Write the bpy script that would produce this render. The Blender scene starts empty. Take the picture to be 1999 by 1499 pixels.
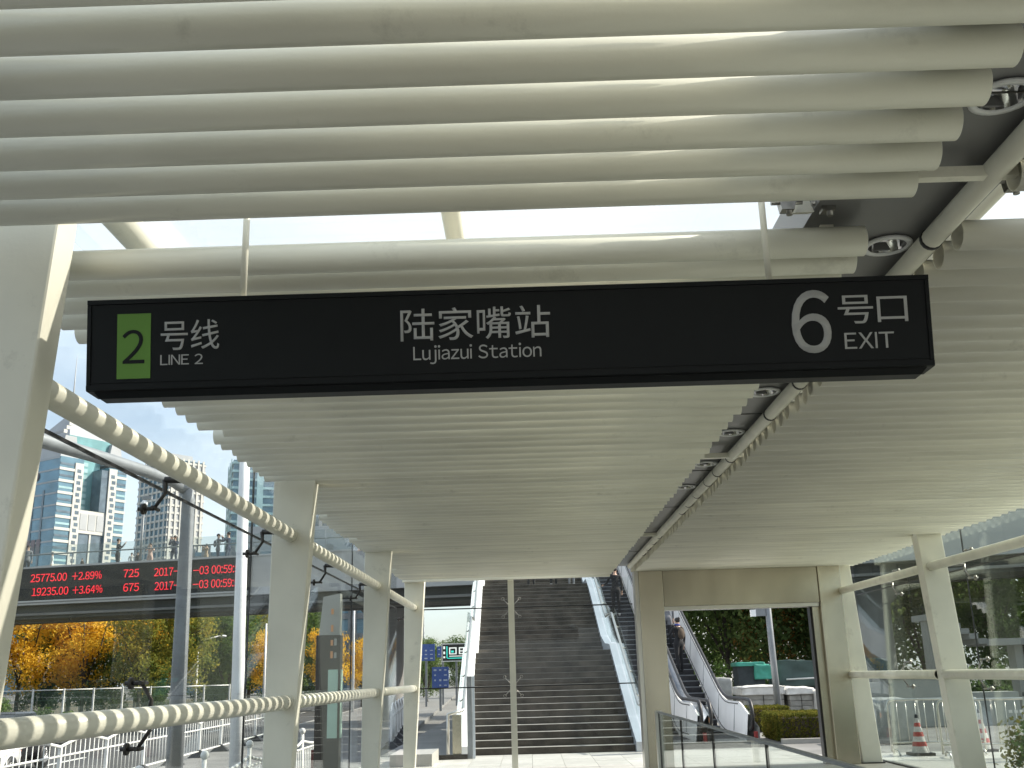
import bpy, bmesh, math, random
from mathutils import Vector, Matrix

random.seed(7)
SC = bpy.context.scene
COL = SC.collection
R = math.radians
PI = math.pi

# ------------------------------------------------------------------ camera
CAM_H = 1.6
PITCH, YAW, ROLL = R(15.878), R(-0.523), R(1.593)
fw = Vector((math.sin(YAW) * math.cos(PITCH), math.cos(YAW) * math.cos(PITCH), math.sin(PITCH)))
rt = Vector((math.cos(YAW), -math.sin(YAW), 0))
up = rt.cross(fw)
cR = rt * math.cos(ROLL) - up * math.sin(ROLL)
cU = up * math.cos(ROLL) + rt * math.sin(ROLL)
cam_d = bpy.data.cameras.new('camera')
cam = bpy.data.objects.new('camera', cam_d)
COL.objects.link(cam)
cam.matrix_world = Matrix(((cR.x, cU.x, -fw.x, 0), (cR.y, cU.y, -fw.y, 0), (cR.z, cU.z, -fw.z, CAM_H), (0, 0, 0, 1)))
cam_d.sensor_width = 36
cam_d.lens = 36 * 2004 / 1999
cam_d.clip_start = 0.05
cam_d.clip_end = 5000
SC.camera = cam

# ------------------------------------------------------------------ sky, sun, exposure
SUN_EL, SUN_AZ = R(37), R(79)          # azimuth from +Y towards +X
W = bpy.data.worlds.new('World')
SC.world = W
W.use_nodes = True
nt = W.node_tree
bg = nt.nodes['Background']
sky = nt.nodes.new('ShaderNodeTexSky')
sky.sky_type = 'NISHITA'
sky.sun_disc = False
sky.sun_elevation = SUN_EL
sky.sun_rotation = SUN_AZ
sky.dust_density = 1.6
sky.air_density = 1.0
tc = nt.nodes.new('ShaderNodeTexCoord')
mp = nt.nodes.new('ShaderNodeMapping')
mp.inputs['Scale'].default_value = (1.0, 1.0, 3.0)
cl = nt.nodes.new('ShaderNodeTexNoise')
cl.inputs['Scale'].default_value = 2.3
cl.inputs['Detail'].default_value = 6
cr = nt.nodes.new('ShaderNodeValToRGB')
cr.color_ramp.elements[0].position = 0.36
cr.color_ramp.elements[0].color = (0.22, 0.22, 0.22, 1)
cr.color_ramp.elements[1].position = 0.72
cr.color_ramp.elements[1].color = (0.95, 0.95, 0.95, 1)
mx = nt.nodes.new('ShaderNodeMix')
mx.data_type = 'RGBA'
mx.inputs['B'].default_value = (6.3, 6.9, 7.3, 1)
nt.links.new(tc.outputs['Generated'], mp.inputs['Vector'])
nt.links.new(mp.outputs['Vector'], cl.inputs['Vector'])
nt.links.new(cl.outputs['Fac'], cr.inputs['Fac'])
nt.links.new(cr.outputs['Color'], mx.inputs['Factor'])
nt.links.new(sky.outputs['Color'], mx.inputs['A'])
nt.links.new(mx.outputs['Result'], bg.inputs['Color'])
bg.inputs['Strength'].default_value = 0.115

sun_d = bpy.data.lights.new('sun', 'SUN')
sun_d.energy = 5.0
sun_d.angle = R(0.53)
sun_d.color = (1.0, 0.93, 0.80)
sun = bpy.data.objects.new('sun', sun_d)
COL.objects.link(sun)
SD = Vector((math.sin(SUN_AZ) * math.cos(SUN_EL), math.cos(SUN_AZ) * math.cos(SUN_EL), math.sin(SUN_EL)))
sun.rotation_euler = (-SD).to_track_quat('-Z', 'Y').to_euler()

SC.view_settings.view_transform = 'Standard'
SC.view_settings.look = 'None'
SC.view_settings.exposure = 0.82
SC.view_settings.gamma = 1
SC.view_settings.use_curve_mapping = False

# ------------------------------------------------------------------ materials
def newmat(name):
    m = bpy.data.materials.new(name)
    m.use_nodes = True
    return m, m.node_tree, m.node_tree.nodes['Principled BSDF']

def mat(name, col, rough=0.6, metal=0.0, var=0.12, scale=3.0, bump=0.0, bscale=40.0, spec=0.5, stretch=(1, 1, 1), dirt=None, objrand=0.0, stain=0.0):
    """painted / mineral surface: base colour broken up by two noises, optional fine relief"""
    m, t, b = newmat(name)
    b.inputs['Roughness'].default_value = rough
    b.inputs['Metallic'].default_value = metal
    b.inputs['Specular IOR Level'].default_value = spec
    tc = t.nodes.new('ShaderNodeTexCoord')
    mpn = t.nodes.new('ShaderNodeMapping')
    mpn.inputs['Scale'].default_value = stretch
    oi0 = t.nodes.new('ShaderNodeObjectInfo')     # alike pieces share a mesh: shift the pattern for each object
    of = t.nodes.new('ShaderNodeVectorMath')
    of.operation = 'MULTIPLY_ADD'
    of.inputs[1].default_value = (61.0, 37.0, 23.0)
    t.links.new(oi0.outputs['Random'], of.inputs[0])
    t.links.new(tc.outputs['Object'], of.inputs[2])
    t.links.new(of.outputs['Vector'], mpn.inputs['Vector'])
    n = t.nodes.new('ShaderNodeTexNoise')
    n.inputs['Scale'].default_value = scale
    n.inputs['Detail'].default_value = 5
    t.links.new(mpn.outputs['Vector'], n.inputs['Vector'])
    r = t.nodes.new('ShaderNodeValToRGB')
    r.color_ramp.elements[0].position = 0.3
    r.color_ramp.elements[1].position = 0.7
    lo = dirt if dirt else tuple(c * (1 - var) for c in col)
    hi = tuple(min(1, c * (1 + var * 0.6)) for c in col)
    r.color_ramp.elements[0].color = (*lo, 1)
    r.color_ramp.elements[1].color = (*hi, 1)
    t.links.new(n.outputs['Fac'], r.inputs['Fac'])
    out = r.outputs['Color']
    if stain:                                     # grime marks and drips with a shape of their own
        n3 = t.nodes.new('ShaderNodeTexNoise')
        n3.inputs['Scale'].default_value = 2.6
        n3.inputs['Detail'].default_value = 9
        n3.inputs['Roughness'].default_value = 0.72
        t.links.new(of.outputs['Vector'], n3.inputs['Vector'])
        r3 = t.nodes.new('ShaderNodeValToRGB')
        r3.color_ramp.elements[0].position = 0.60
        r3.color_ramp.elements[1].position = 0.74
        r3.color_ramp.elements[0].color = (0, 0, 0, 1)
        r3.color_ramp.elements[1].color = (stain, stain, stain, 1)
        t.links.new(n3.outputs['Fac'], r3.inputs['Fac'])
        ms = t.nodes.new('ShaderNodeMix')
        ms.data_type = 'RGBA'
        ms.inputs['B'].default_value = (0.20, 0.185, 0.15, 1)
        t.links.new(r3.outputs['Color'], ms.inputs['Factor'])
        t.links.new(out, ms.inputs['A'])
        out = ms.outputs['Result']
    if objrand:
        oi = t.nodes.new('ShaderNodeObjectInfo')
        mr = t.nodes.new('ShaderNodeMapRange')
        mr.inputs['To Min'].default_value = 1 - objrand
        mr.inputs['To Max'].default_value = 1 + objrand
        t.links.new(oi.outputs['Random'], mr.inputs['Value'])
        mu = t.nodes.new('ShaderNodeVectorMath')
        mu.operation = 'SCALE'
        t.links.new(out, mu.inputs[0])
        t.links.new(mr.outputs['Result'], mu.inputs['Scale'])
        out = mu.outputs['Vector']
    t.links.new(out, b.inputs['Base Color'])
    if bump:
        n2 = t.nodes.new('ShaderNodeTexNoise')
        n2.inputs['Scale'].default_value = bscale
        n2.inputs['Detail'].default_value = 4
        t.links.new(tc.outputs['Object'], n2.inputs['Vector'])
        bp = t.nodes.new('ShaderNodeBump')
        bp.inputs['Strength'].default_value = bump
        bp.inputs['Distance'].default_value = 0.01
        t.links.new(n2.outputs['Fac'], bp.inputs['Height'])
        t.links.new(bp.outputs['Normal'], b.inputs['Normal'])
    return m

def glassmat(name, tint=(0.90, 0.95, 0.93), ior=1.5, boost=1.0, rough=0.0, dust=0.0, frit=0.0):
    """thin pane: lets light straight through, mirrors by its Fresnel reflectance"""
    m, t, b = newmat(name)
    t.nodes.remove(b)
    o = t.nodes['Material Output']
    tr = t.nodes.new('ShaderNodeBsdfTransparent')
    tr.inputs['Color'].default_value = (*tint, 1)
    gl = t.nodes.new('ShaderNodeBsdfGlossy')
    gl.inputs['Roughness'].default_value = rough
    gl.inputs['Color'].default_value = (0.95, 0.97, 0.97, 1)
    fr = t.nodes.new('ShaderNodeFresnel')
    ge = t.nodes.new('ShaderNodeNewGeometry')
    mi = t.nodes.new('ShaderNodeMapRange')          # leaving the pane: inverse index, so both faces reflect alike
    mi.inputs['To Min'].default_value = ior
    mi.inputs['To Max'].default_value = 1 / ior
    t.links.new(ge.outputs['Backfacing'], mi.inputs['Value'])
    t.links.new(mi.outputs['Result'], fr.inputs['IOR'])
    mu = t.nodes.new('ShaderNodeMath')
    mu.operation = 'MULTIPLY'
    mu.use_clamp = True
    mu.inputs[1].default_value = boost
    mxs = t.nodes.new('ShaderNodeMixShader')
    t.links.new(fr.outputs['Fac'], mu.inputs[0])
    t.links.new(mu.outputs['Value'], mxs.inputs['Fac'])
    t.links.new(tr.outputs['BSDF'], mxs.inputs[1])
    t.links.new(gl.outputs['BSDF'], mxs.inputs[2])
    last = mxs
    if dust:
        df = t.nodes.new('ShaderNodeBsdfDiffuse')
        df.inputs['Color'].default_value = (0.75, 0.77, 0.74, 1)
        m2 = t.nodes.new('ShaderNodeMixShader')
        m2.inputs['Fac'].default_value = dust
        t.links.new(mxs.outputs['Shader'], m2.inputs[1])
        t.links.new(df.outputs['BSDF'], m2.inputs[2])
        last = m2
    if frit:
        df = t.nodes.new('ShaderNodeBsdfDiffuse'); df.inputs['Color'].default_value = (0.8, 0.82, 0.8, 1)
        tl = t.nodes.new('ShaderNodeBsdfTranslucent'); tl.inputs['Color'].default_value = (0.85, 0.87, 0.85, 1)
        m3 = t.nodes.new('ShaderNodeMixShader'); m3.inputs['Fac'].default_value = 0.6
        t.links.new(df.outputs['BSDF'], m3.inputs[1]); t.links.new(tl.outputs['BSDF'], m3.inputs[2])
        m4 = t.nodes.new('ShaderNodeMixShader'); m4.inputs['Fac'].default_value = frit
        t.links.new(last.outputs['Shader'], m4.inputs[1]); t.links.new(m3.outputs['Shader'], m4.inputs[2])
        last = m4
    t.links.new(last.outputs['Shader'], o.inputs['Surface'])
    return m

def leafmat(name, c1, c2, c3, scale=0.6, trans=0.35):
    """leaves: colour drifts between three tones through the crown, part of the light passes through"""
    m, t, b = newmat(name)
    t.nodes.remove(b)
    o = t.nodes['Material Output']
    g = t.nodes.new('ShaderNodeNewGeometry')
    n = t.nodes.new('ShaderNodeTexNoise')
    n.inputs['Scale'].default_value = scale
    n.inputs['Detail'].default_value = 8
    n.inputs['Roughness'].default_value = 0.75
    t.links.new(g.outputs['Position'], n.inputs['Vector'])
    r = t.nodes.new('ShaderNodeValToRGB')
    e = r.color_ramp.elements
    e[0].position = 0.32
    e[1].position = 0.68
    e[0].color = (*c1, 1)
    e[1].color = (*c3, 1)
    k = e.new(0.5)
    k.color = (*c2, 1)
    t.links.new(n.outputs['Fac'], r.inputs['Fac'])
    d = t.nodes.new('ShaderNodeBsdfDiffuse')
    tl = t.nodes.new('ShaderNodeBsdfTranslucent')
    ms = t.nodes.new('ShaderNodeMixShader')
    ms.inputs['Fac'].default_value = trans
    t.links.new(r.outputs['Color'], d.inputs['Color'])
    t.links.new(r.outputs['Color'], tl.inputs['Color'])
    t.links.new(d.outputs['BSDF'], ms.inputs[1])
    t.links.new(tl.outputs['BSDF'], ms.inputs[2])
    t.links.new(ms.outputs['Shader'], o.inputs['Surface'])
    return m

def emat(name, col, s):
    m, t, b = newmat(name)
    b.inputs['Base Color'].default_value = (*[c * 0.2 for c in col], 1)
    b.inputs['Emission Color'].default_value = (*col, 1)
    b.inputs['Emission Strength'].default_value = s
    return m

M = {}
M['paint'] = mat('cream_paint', (0.77, 0.75, 0.64), 0.32, var=0.12, scale=1.3, bump=0.05, bscale=90, stretch=(0.6, 3, 3), objrand=0.05, stain=0.35)
M['colpaint'] = mat('column_paint', (0.72, 0.70, 0.60), 0.42, var=0.15, scale=1.1, bump=0.06, bscale=50, stain=0.45)
M['soffit'] = mat('soffit_panel', (0.20, 0.20, 0.205), 0.4, 0.3, var=0.1, scale=1.2)
M['steel'] = mat('brushed_steel', (0.60, 0.585, 0.54), 0.3, 1.0, var=0.12, scale=1.0, stretch=(1, 1, 0.4), bump=0.02, bscale=14)
M['portal'] = mat('satin_steel_cladding', (0.50, 0.46, 0.37), 0.27, 1.0, var=0.25, scale=0.8, stretch=(1.6, 1, 0.5), bump=0.12, bscale=2.2)
M['chrome'] = mat('polished_metal', (0.8, 0.8, 0.8), 0.12, 1.0, var=0.05)
M['darkmetal'] = mat('dark_fitting_metal', (0.06, 0.055, 0.05), 0.45, 0.6, var=0.4, scale=20)
M['fitting'] = mat('cast_fitting_metal', (0.30, 0.29, 0.27), 0.3, 0.9, var=0.3, scale=20)
M['rubber'] = mat('black_rubber', (0.018, 0.018, 0.02), 0.5, var=0.2)
M['signblack'] = mat('sign_black_lacquer', (0.007, 0.0085, 0.0095), 0.42, var=0.15, scale=2, spec=0.18)
M['signtext'] = mat('sign_white_film', (0.42, 0.42, 0.42), 0.7, var=0.03, spec=0.2)
M['signgreen'] = mat('sign_green_film', (0.13, 0.27, 0.055), 0.6, var=0.05, spec=0.25)
M['glass'] = glassmat('clear_glass', (0.965, 0.98, 0.975), boost=0.36)
M['glassR'] = glassmat('dusty_glass', (0.81, 0.85, 0.83), boost=0.5, dust=0.003)
M['roofglass'] = glassmat('fritted_roof_glass', (0.96, 0.97, 0.97), boost=0.6, frit=0.20)
M['balglass'] = glassmat('green_edge_glass', (0.84, 0.87, 0.86), boost=0.6)
M['floor'] = mat('canopy_floor_granite', (0.21, 0.20, 0.18), 0.45, var=0.12, scale=4, bump=0.04, bscale=100)
M['stone'] = mat('pale_granite', (0.36, 0.352, 0.33), 0.55, var=0.10, scale=6, bump=0.06, bscale=120, objrand=0.07)
M['stone2'] = mat('grey_granite', (0.38, 0.38, 0.37), 0.65, var=0.15, scale=2.5, bump=0.08, bscale=60, objrand=0.05)
M['joint'] = mat('joint_grout', (0.12, 0.12, 0.115), 0.9, var=0.2)
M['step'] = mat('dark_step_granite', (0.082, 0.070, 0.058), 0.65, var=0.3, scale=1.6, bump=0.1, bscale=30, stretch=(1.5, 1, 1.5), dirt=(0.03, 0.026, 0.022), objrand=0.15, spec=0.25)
M['tread'] = mat('sunlit_tread_granite', (0.30, 0.29, 0.27), 0.6, var=0.3, scale=3)  # step granite made paler: sunlight on the tread tops put into the colour
M['white'] = mat('white_enamel', (0.78, 0.79, 0.80), 0.35, var=0.06, scale=2)
M['fencewhite'] = mat('fence_white_paint', (0.72, 0.72, 0.70), 0.5, var=0.15, scale=4)
M['asphalt'] = mat('asphalt', (0.055, 0.056, 0.058), 0.9, var=0.25, scale=0.7, bump=0.3, bscale=90)
M['ground'] = mat('street_ground', (0.17, 0.165, 0.155), 0.9, var=0.25, scale=0.15)
M['paving'] = mat('street_paving', (0.19, 0.187, 0.18), 0.8, var=0.25, scale=0.9, bump=0.1, bscale=30)
M['soil'] = mat('planting_soil', (0.10, 0.085, 0.05), 0.95, var=0.5, scale=0.6)
M['galv'] = mat('galvanised_steel', (0.22, 0.235, 0.25), 0.5, 0.35, var=0.15, scale=5)
M['concrete'] = mat('bridge_concrete', (0.24, 0.24, 0.23), 0.8, var=0.2, scale=0.5)
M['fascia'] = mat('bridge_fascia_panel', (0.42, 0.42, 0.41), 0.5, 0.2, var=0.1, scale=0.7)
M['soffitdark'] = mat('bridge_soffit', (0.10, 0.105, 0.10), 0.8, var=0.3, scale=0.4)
M['led'] = mat('led_screen_black', (0.012, 0.014, 0.014), 0.6, var=0.2, scale=1)
M['ledred'] = emat('led_red_digits', (1.0, 0.03, 0.05), 0.75)
M['bark'] = mat('bark', (0.075, 0.06, 0.045), 0.9, var=0.4, scale=12, bump=0.5, bscale=40)
M['ginkgo'] = leafmat('ginkgo_leaves', (0.60, 0.34, 0.03), (0.80, 0.52, 0.06), (0.86, 0.62, 0.10), trans=0.5)
M['ginkgo2'] = leafmat('turning_leaves', (0.11, 0.16, 0.045), (0.24, 0.25, 0.055), (0.55, 0.40, 0.06), trans=0.5)
M['green'] = leafmat('evergreen_leaves', (0.06, 0.10, 0.035), (0.11, 0.17, 0.05), (0.19, 0.24, 0.07), trans=0.45)
M['green2'] = leafmat('deep_green_leaves', (0.05, 0.085, 0.03), (0.10, 0.15, 0.05), (0.24, 0.28, 0.09), trans=0.5)
M['mixed'] = leafmat('maple_leaves', (0.12, 0.14, 0.05), (0.34, 0.20, 0.06), (0.68, 0.28, 0.07), scale=0.9, trans=0.45)
M['hedge'] = leafmat('hedge_leaves', (0.05, 0.07, 0.018), (0.12, 0.12, 0.025), (0.24, 0.19, 0.04), scale=2.5)
M['blueglass'] = mat('tower_blue_glass', (0.13, 0.23, 0.30), 0.22, 0.4, var=0.3, scale=0.12)
M['tealglass'] = mat('tower_teal_glass', (0.18, 0.36, 0.38), 0.25, 0.35, var=0.3, scale=0.1)
M['tealwin'] = mat('tower_teal_window', (0.34, 0.50, 0.52), 0.25, 0.3, var=0.15, scale=0.2)
M['towerwhite'] = mat('tower_white_cladding', (0.50, 0.49, 0.46), 0.6, var=0.08, scale=0.2)  # white toned down, slight distance haze put into the colour
M['towergrey'] = mat('tower_grey_cladding', (0.36, 0.37, 0.39), 0.6, var=0.12, scale=0.1)
M['darkwin'] = mat('tower_dark_window', (0.13, 0.17, 0.21), 0.2, 0.35, var=0.3, scale=0.4)  # lifted to a mid tone, slight distance haze put into the colour
M['mauve'] = mat('tower_mauve_panel', (0.16, 0.13, 0.15), 0.5, var=0.1)
M['totem'] = mat('totem_bronze', (0.05, 0.04, 0.032), 0.5, 0.0, var=0.15, scale=1.5)
M['totemgrey'] = mat('totem_grey', (0.40, 0.40, 0.37), 0.45, var=0.08)
M['totemgreen'] = mat('totem_map_panel', (0.50, 0.70, 0.58), 0.4, var=0.18, scale=1.8)
M['orange'] = mat('orange_lettering', (0.75, 0.36, 0.16), 0.6, var=0.05)
M['blueboard'] = mat('blue_road_sign', (0.045, 0.10, 0.34), 0.5, var=0.1)
M['boardwhite'] = mat('road_sign_white', (0.45, 0.50, 0.58), 0.5, var=0.03)
M['led_teal'] = emat('led_teal', (0.05, 0.75, 0.62), 0.7)
M['led_white'] = emat('led_white', (0.9, 0.95, 0.9), 0.6)
M['skin'] = mat('skin', (0.50, 0.32, 0.23), 0.55, var=0.06)
M['hair'] = mat('hair', (0.018, 0.014, 0.012), 0.5, var=0.3)
def cloth(n, c): M[n] = mat('cloth_' + n, c, 0.9, var=0.2, scale=6, bump=0.15, bscale=25)
cloth('black', (0.018, 0.018, 0.02)); cloth('navy', (0.03, 0.04, 0.075)); cloth('jeans', (0.055, 0.075, 0.12))
cloth('blue', (0.05, 0.07, 0.28)); cloth('beige', (0.48, 0.36, 0.26)); cloth('whitecloth', (0.65, 0.65, 0.64))
cloth('greycloth', (0.16, 0.165, 0.18)); cloth('pink', (0.55, 0.38, 0.33)); cloth('brown', (0.075, 0.055, 0.038)); cloth('tan', (0.34, 0.27, 0.18))
M['shoe'] = mat('shoes', (0.03, 0.03, 0.03), 0.6, var=0.2)
M['whiteshoe'] = mat('white_shoes', (0.7, 0.7, 0.7), 0.6, var=0.05)
M['carwhite'] = mat('car_white_paint', (0.80, 0.80, 0.79), 0.15, var=0.02, spec=0.6)
M['carblack'] = mat('car_black_paint', (0.012, 0.012, 0.014), 0.12, var=0.1, spec=0.6)
M['carglass'] = mat('car_window_glass', (0.02, 0.025, 0.03), 0.05, var=0.1)
M['alloy'] = mat('alloy_rim', (0.55, 0.55, 0.55), 0.3, 0.9, var=0.1)
M['stoneblock'] = mat('stacked_stone', (0.32, 0.31, 0.28), 0.85, var=0.3, scale=4, bump=0.4, bscale=20, objrand=0.15)
M['plastic'] = mat('white_plastic_sheet', (0.66, 0.65, 0.62), 0.45, var=0.15, scale=5, bump=0.3, bscale=8)
M['greysheet'] = mat('grey_plastic_sheet', (0.30, 0.31, 0.30), 0.5, var=0.3, scale=4, bump=0.4, bscale=8)
M['tarp'] = mat('teal_tarpaulin', (0.05, 0.30, 0.23), 0.5, var=0.2, scale=4, bump=0.2, bscale=8)
M['darktarp'] = mat('dark_green_tarpaulin', (0.05, 0.085, 0.075), 0.55, var=0.35, scale=1.5, bump=0.3, bscale=5)
M['crate'] = mat('dark_crate', (0.035, 0.045, 0.05), 0.8, var=0.3, scale=6)
M['conered'] = mat('cone_red', (0.36, 0.045, 0.04), 0.6, var=0.2, scale=8)
M['conewhite'] = mat('cone_white', (0.50, 0.49, 0.47), 0.6, var=0.25, scale=8)
M['cabinet'] = mat('grey_cabinet', (0.30, 0.31, 0.29), 0.6, var=0.15, scale=1.5)
M['greenmesh'] = mat('site_fence_green', (0.06, 0.10, 0.075), 0.8, var=0.3, scale=3)
M['escstep'] = mat('escalator_step', (0.045, 0.045, 0.05), 0.4, 0.7, var=0.2, scale=4)
M['bluesteel'] = mat('pale_blue_steel', (0.56, 0.60, 0.66), 0.3, 0.45, var=0.08, scale=1.2)

# ------------------------------------------------------------------ mesh helpers
class MB:
    def __init__(s):
        s.v, s.f, s.m = [], [], []
        s.mi = 0
        s.smooth = False
        s.sm = []
    def add(s, vs, fs, smooth=False):
        b = len(s.v)
        s.v += [tuple(p) for p in vs]
        for f in fs:
            s.f.append(tuple(b + i for i in f)); s.m.append(s.mi); s.sm.append(smooth)
    def hexa(s, p):
        """eight corners: four below (ccw), four above"""
        s.add(p, [(3, 2, 1, 0), (4, 5, 6, 7), (0, 1, 5, 4), (1, 2, 6, 5), (2, 3, 7, 6), (3, 0, 4, 7)])
        return s
    def box(s, x0, x1, y0, y1, z0, z1):
        return s.hexa([(x0, y0, z0), (x1, y0, z0), (x1, y1, z0), (x0, y1, z0), (x0, y0, z1), (x1, y0, z1), (x1, y1, z1), (x0, y1, z1)])
    def prism(s, poly, axis, a, b):
        """poly in the two other axes, extruded along axis from a to b"""
        n = len(poly)
        def P(p, t):
            return {'x': (t, p[0], p[1]), 'y': (p[0], t, p[1]), 'z': (p[0], p[1], t)}[axis]
        vs = [P(p, a) for p in poly] + [P(p, b) for p in poly]
        fs = [tuple(range(n)), tuple(range(2 * n - 1, n - 1, -1))]
        fs += [(i, i + n, (i + 1) % n + n, (i + 1) % n) for i in range(n)]
        s.add(vs, fs)
        return s
    def tube(s, pts, r, n=10, caps=True, smooth=True):
        pts = [Vector(p) for p in pts]
        rs = r if isinstance(r, (list, tuple)) else [r] * len(pts)
        d0 = (pts[1] - pts[0]).normalized()
        a = d0.orthogonal().normalized()
        vs = []
        for i, p in enumerate(pts):
            if i == 0: d = pts[1] - p
            elif i == len(pts) - 1: d = p - pts[i - 1]
            else: d = (pts[i + 1] - p).normalized() + (p - pts[i - 1]).normalized()
            d.normalize()
            a = (a - d * a.dot(d)).normalized()
            b = d.cross(a)
            for k in range(n):
                t = 2 * PI * k / n
                vs.append(p + (a * math.cos(t) + b * math.sin(t)) * rs[i])
        fs = []
        for i in range(len(pts) - 1):
            for k in range(n):
                fs.append((i * n + k, i * n + (k + 1) % n, (i + 1) * n + (k + 1) % n, (i + 1) * n + k))
        s.add(vs, fs, smooth)
        if caps:
            b0 = len(s.v) - len(vs)
            s.f.append(tuple(b0 + k for k in reversed(range(n)))); s.m.append(s.mi); s.sm.append(False)
            b1 = b0 + (len(pts) - 1) * n
            s.f.append(tuple(b1 + k for k in range(n))); s.m.append(s.mi); s.sm.append(False)
        return s
    def lathe(s, prof, n=20, c=(0, 0, 0), smooth=True, axis='z'):
        vs = []
        for r, z in prof:
            for k in range(n):
                t = 2 * PI * k / n
                p = (r * math.cos(t), r * math.sin(t), z)
                if axis == 'y': p = (p[0], p[2], p[1])
                if axis == 'x': p = (p[2], p[0], p[1])
                vs.append((c[0] + p[0], c[1] + p[1], c[2] + p[2]))
        fs = [(i * n + k, i * n + (k + 1) % n, (i + 1) * n + (k + 1) % n, (i + 1) * n + k) for i in range(len(prof) - 1) for k in range(n)]
        s.add(vs, fs, smooth)
        return s
    def ell(s, c, r, n=10, m=6):
        prof = [(math.sin(PI * i / m), -math.cos(PI * i / m)) for i in range(m + 1)]
        vs = []
        for q, z in prof:
            for k in range(n):
                t = 2 * PI * k / n
                vs.append((c[0] + r[0] * max(q, 1e-4) * math.cos(t), c[1] + r[1] * max(q, 1e-4) * math.sin(t), c[2] + r[2] * z))
        fs = [(i * n + k, i * n + (k + 1) % n, (i + 1) * n + (k + 1) % n, (i + 1) * n + k) for i in range(m) for k in range(n)]
        s.add(vs, fs, True)
        return s
    def mesh(s, name, mats, org=(0, 0, 0)):
        me = bpy.data.meshes.new(name)
        o = Vector(org)
        me.from_pydata([tuple(Vector(p) - o) for p in s.v], [], s.f)
        for m in (mats if isinstance(mats, (list, tuple)) else [mats]):
            me.materials.append(m)
        me.polygons.foreach_set('material_index', s.m)
        me.polygons.foreach_set('use_smooth', s.sm)
        me.update()
        return me
    def build(s, name, mats, parent=None):
        """world coordinates in; the object's vertices are kept relative to its root's base point"""
        org = base_of(parent) if parent else (0, 0, 0)
        me = s.mesh(name, mats, org)
        return link(name, me, parent)

BASE = {}
def base_of(o):
    return BASE.get(o.name, (0, 0, 0))

def link(name, data, parent=None, loc=None, rz=None):
    o = bpy.data.objects.new(name, data)
    COL.objects.link(o)
    if parent is not None:
        o.parent = parent
        BASE[o.name] = base_of(parent)
    if loc is not None: o.location = loc
    if rz is not None: o.rotation_euler = (0, 0, rz)
    return o

def tag(o, label=None, cat=None, group=None, kind=None):
    if label: o['label'] = label
    if cat: o['category'] = cat
    if group: o['group'] = group
    if kind: o['kind'] = kind
    return o

def at_canopy(p): return Vector(p)
def at_bridge(p): return Vector(p) + Vector((0.1, 3.5, -0.26))
def at_street(p): return Vector((1.018 * p[0] + 0.0055 * p[1], 1.075 * p[1], p[2]))     # survey grid of the surroundings
SITE = at_canopy
def thing(name, label, cat, base=(0, 0, 0), group=None, local=False, rz=0):
    """an Empty at the base of the thing; local=True: its parts are modelled around (0,0,0)"""
    o = bpy.data.objects.new(name, None)
    COL.objects.link(o)
    o.location = SITE(base)
    o.rotation_euler = (0, 0, rz)
    o.empty_display_size = 0.2
    BASE[o.name] = (0, 0, 0) if local else tuple(base)
    return tag(o, label, cat, group)

def single(mb, name, m, label, cat, base, group=None):
    """a thing that is one mesh, its origin at its base"""
    o = link(name, mb.mesh(name, m, base), None, SITE(base))
    return tag(o, label, cat, group)

def dup(root, loc, rz=0, label=None, scale=None):
    c = root.copy(); COL.objects.link(c)
    c.location = loc; c.rotation_euler = (0, 0, rz)
    if scale: c.scale = scale if isinstance(scale, (tuple, list)) else (scale,) * 3
    if label: c['label'] = label
    for ch in [o for o in bpy.data.objects if o.parent == root]:
        d = ch.copy(); COL.objects.link(d); d.parent = c
        for g in [o for o in bpy.data.objects if o.parent == ch]:
            e = g.copy(); COL.objects.link(e); e.parent = d
    return c

def struct(mb, name, m):
    o = mb.build(name, m)
    return tag(o, kind='structure')

def textmesh(body, x0, x1, z0, z1, y0=0.0, y1=0.0, bold=0.0, thick=0.002):
    """lettering fitted to a box in X and Z; y0 at the foot, y1 at the head of the letters"""
    cu = bpy.data.curves.new('lettering', 'FONT')
    cu.body = body
    cu.extrude = 0.0
    cu.resolution_u = 6
    if bold: cu.offset = bold
    ob = bpy.data.objects.new('lettering_tmp', cu)
    COL.objects.link(ob)
    dg = bpy.context.evaluated_depsgraph_get()
    me = bpy.data.meshes.new_from_object(ob.evaluated_get(dg))
    bpy.data.objects.remove(ob)
    bpy.data.curves.remove(cu)
    xs = [v.co.x for v in me.vertices]; ys = [v.co.y for v in me.vertices]
    ax, bx, ay, by = min(xs), max(xs), min(ys), max(ys)
    bm = bmesh.new(); bm.from_mesh(me)
    for v in bm.verts:
        u = (v.co.x - ax) / (bx - ax); w = (v.co.y - ay) / (by - ay)
        v.co = Vector((x0 + u * (x1 - x0), y0 + w * (y1 - y0), z0 + w * (z1 - z0)))
    r = bmesh.ops.extrude_face_region(bm, geom=bm.faces[:])
    for g in r['geom']:
        if isinstance(g, bmesh.types.BMVert): g.co.y -= thick
    bmesh.ops.recalc_face_normals(bm, faces=bm.faces[:])
    bm.to_mesh(me); bm.free()
    return me

def text(body, box, m, parent, name='lettering', y0=0.0, y1=0.0, bold=0.0, thick=0.002, fit=None):
    me = textmesh(body, *box, y0, y1, bold, thick)
    me.materials.append(m)
    o = base_of(parent)
    for v in me.vertices:
        v.co = v.co - Vector(o) if fit is None else fit(v.co) - Vector(o)
    return link(name, me, parent)

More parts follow.
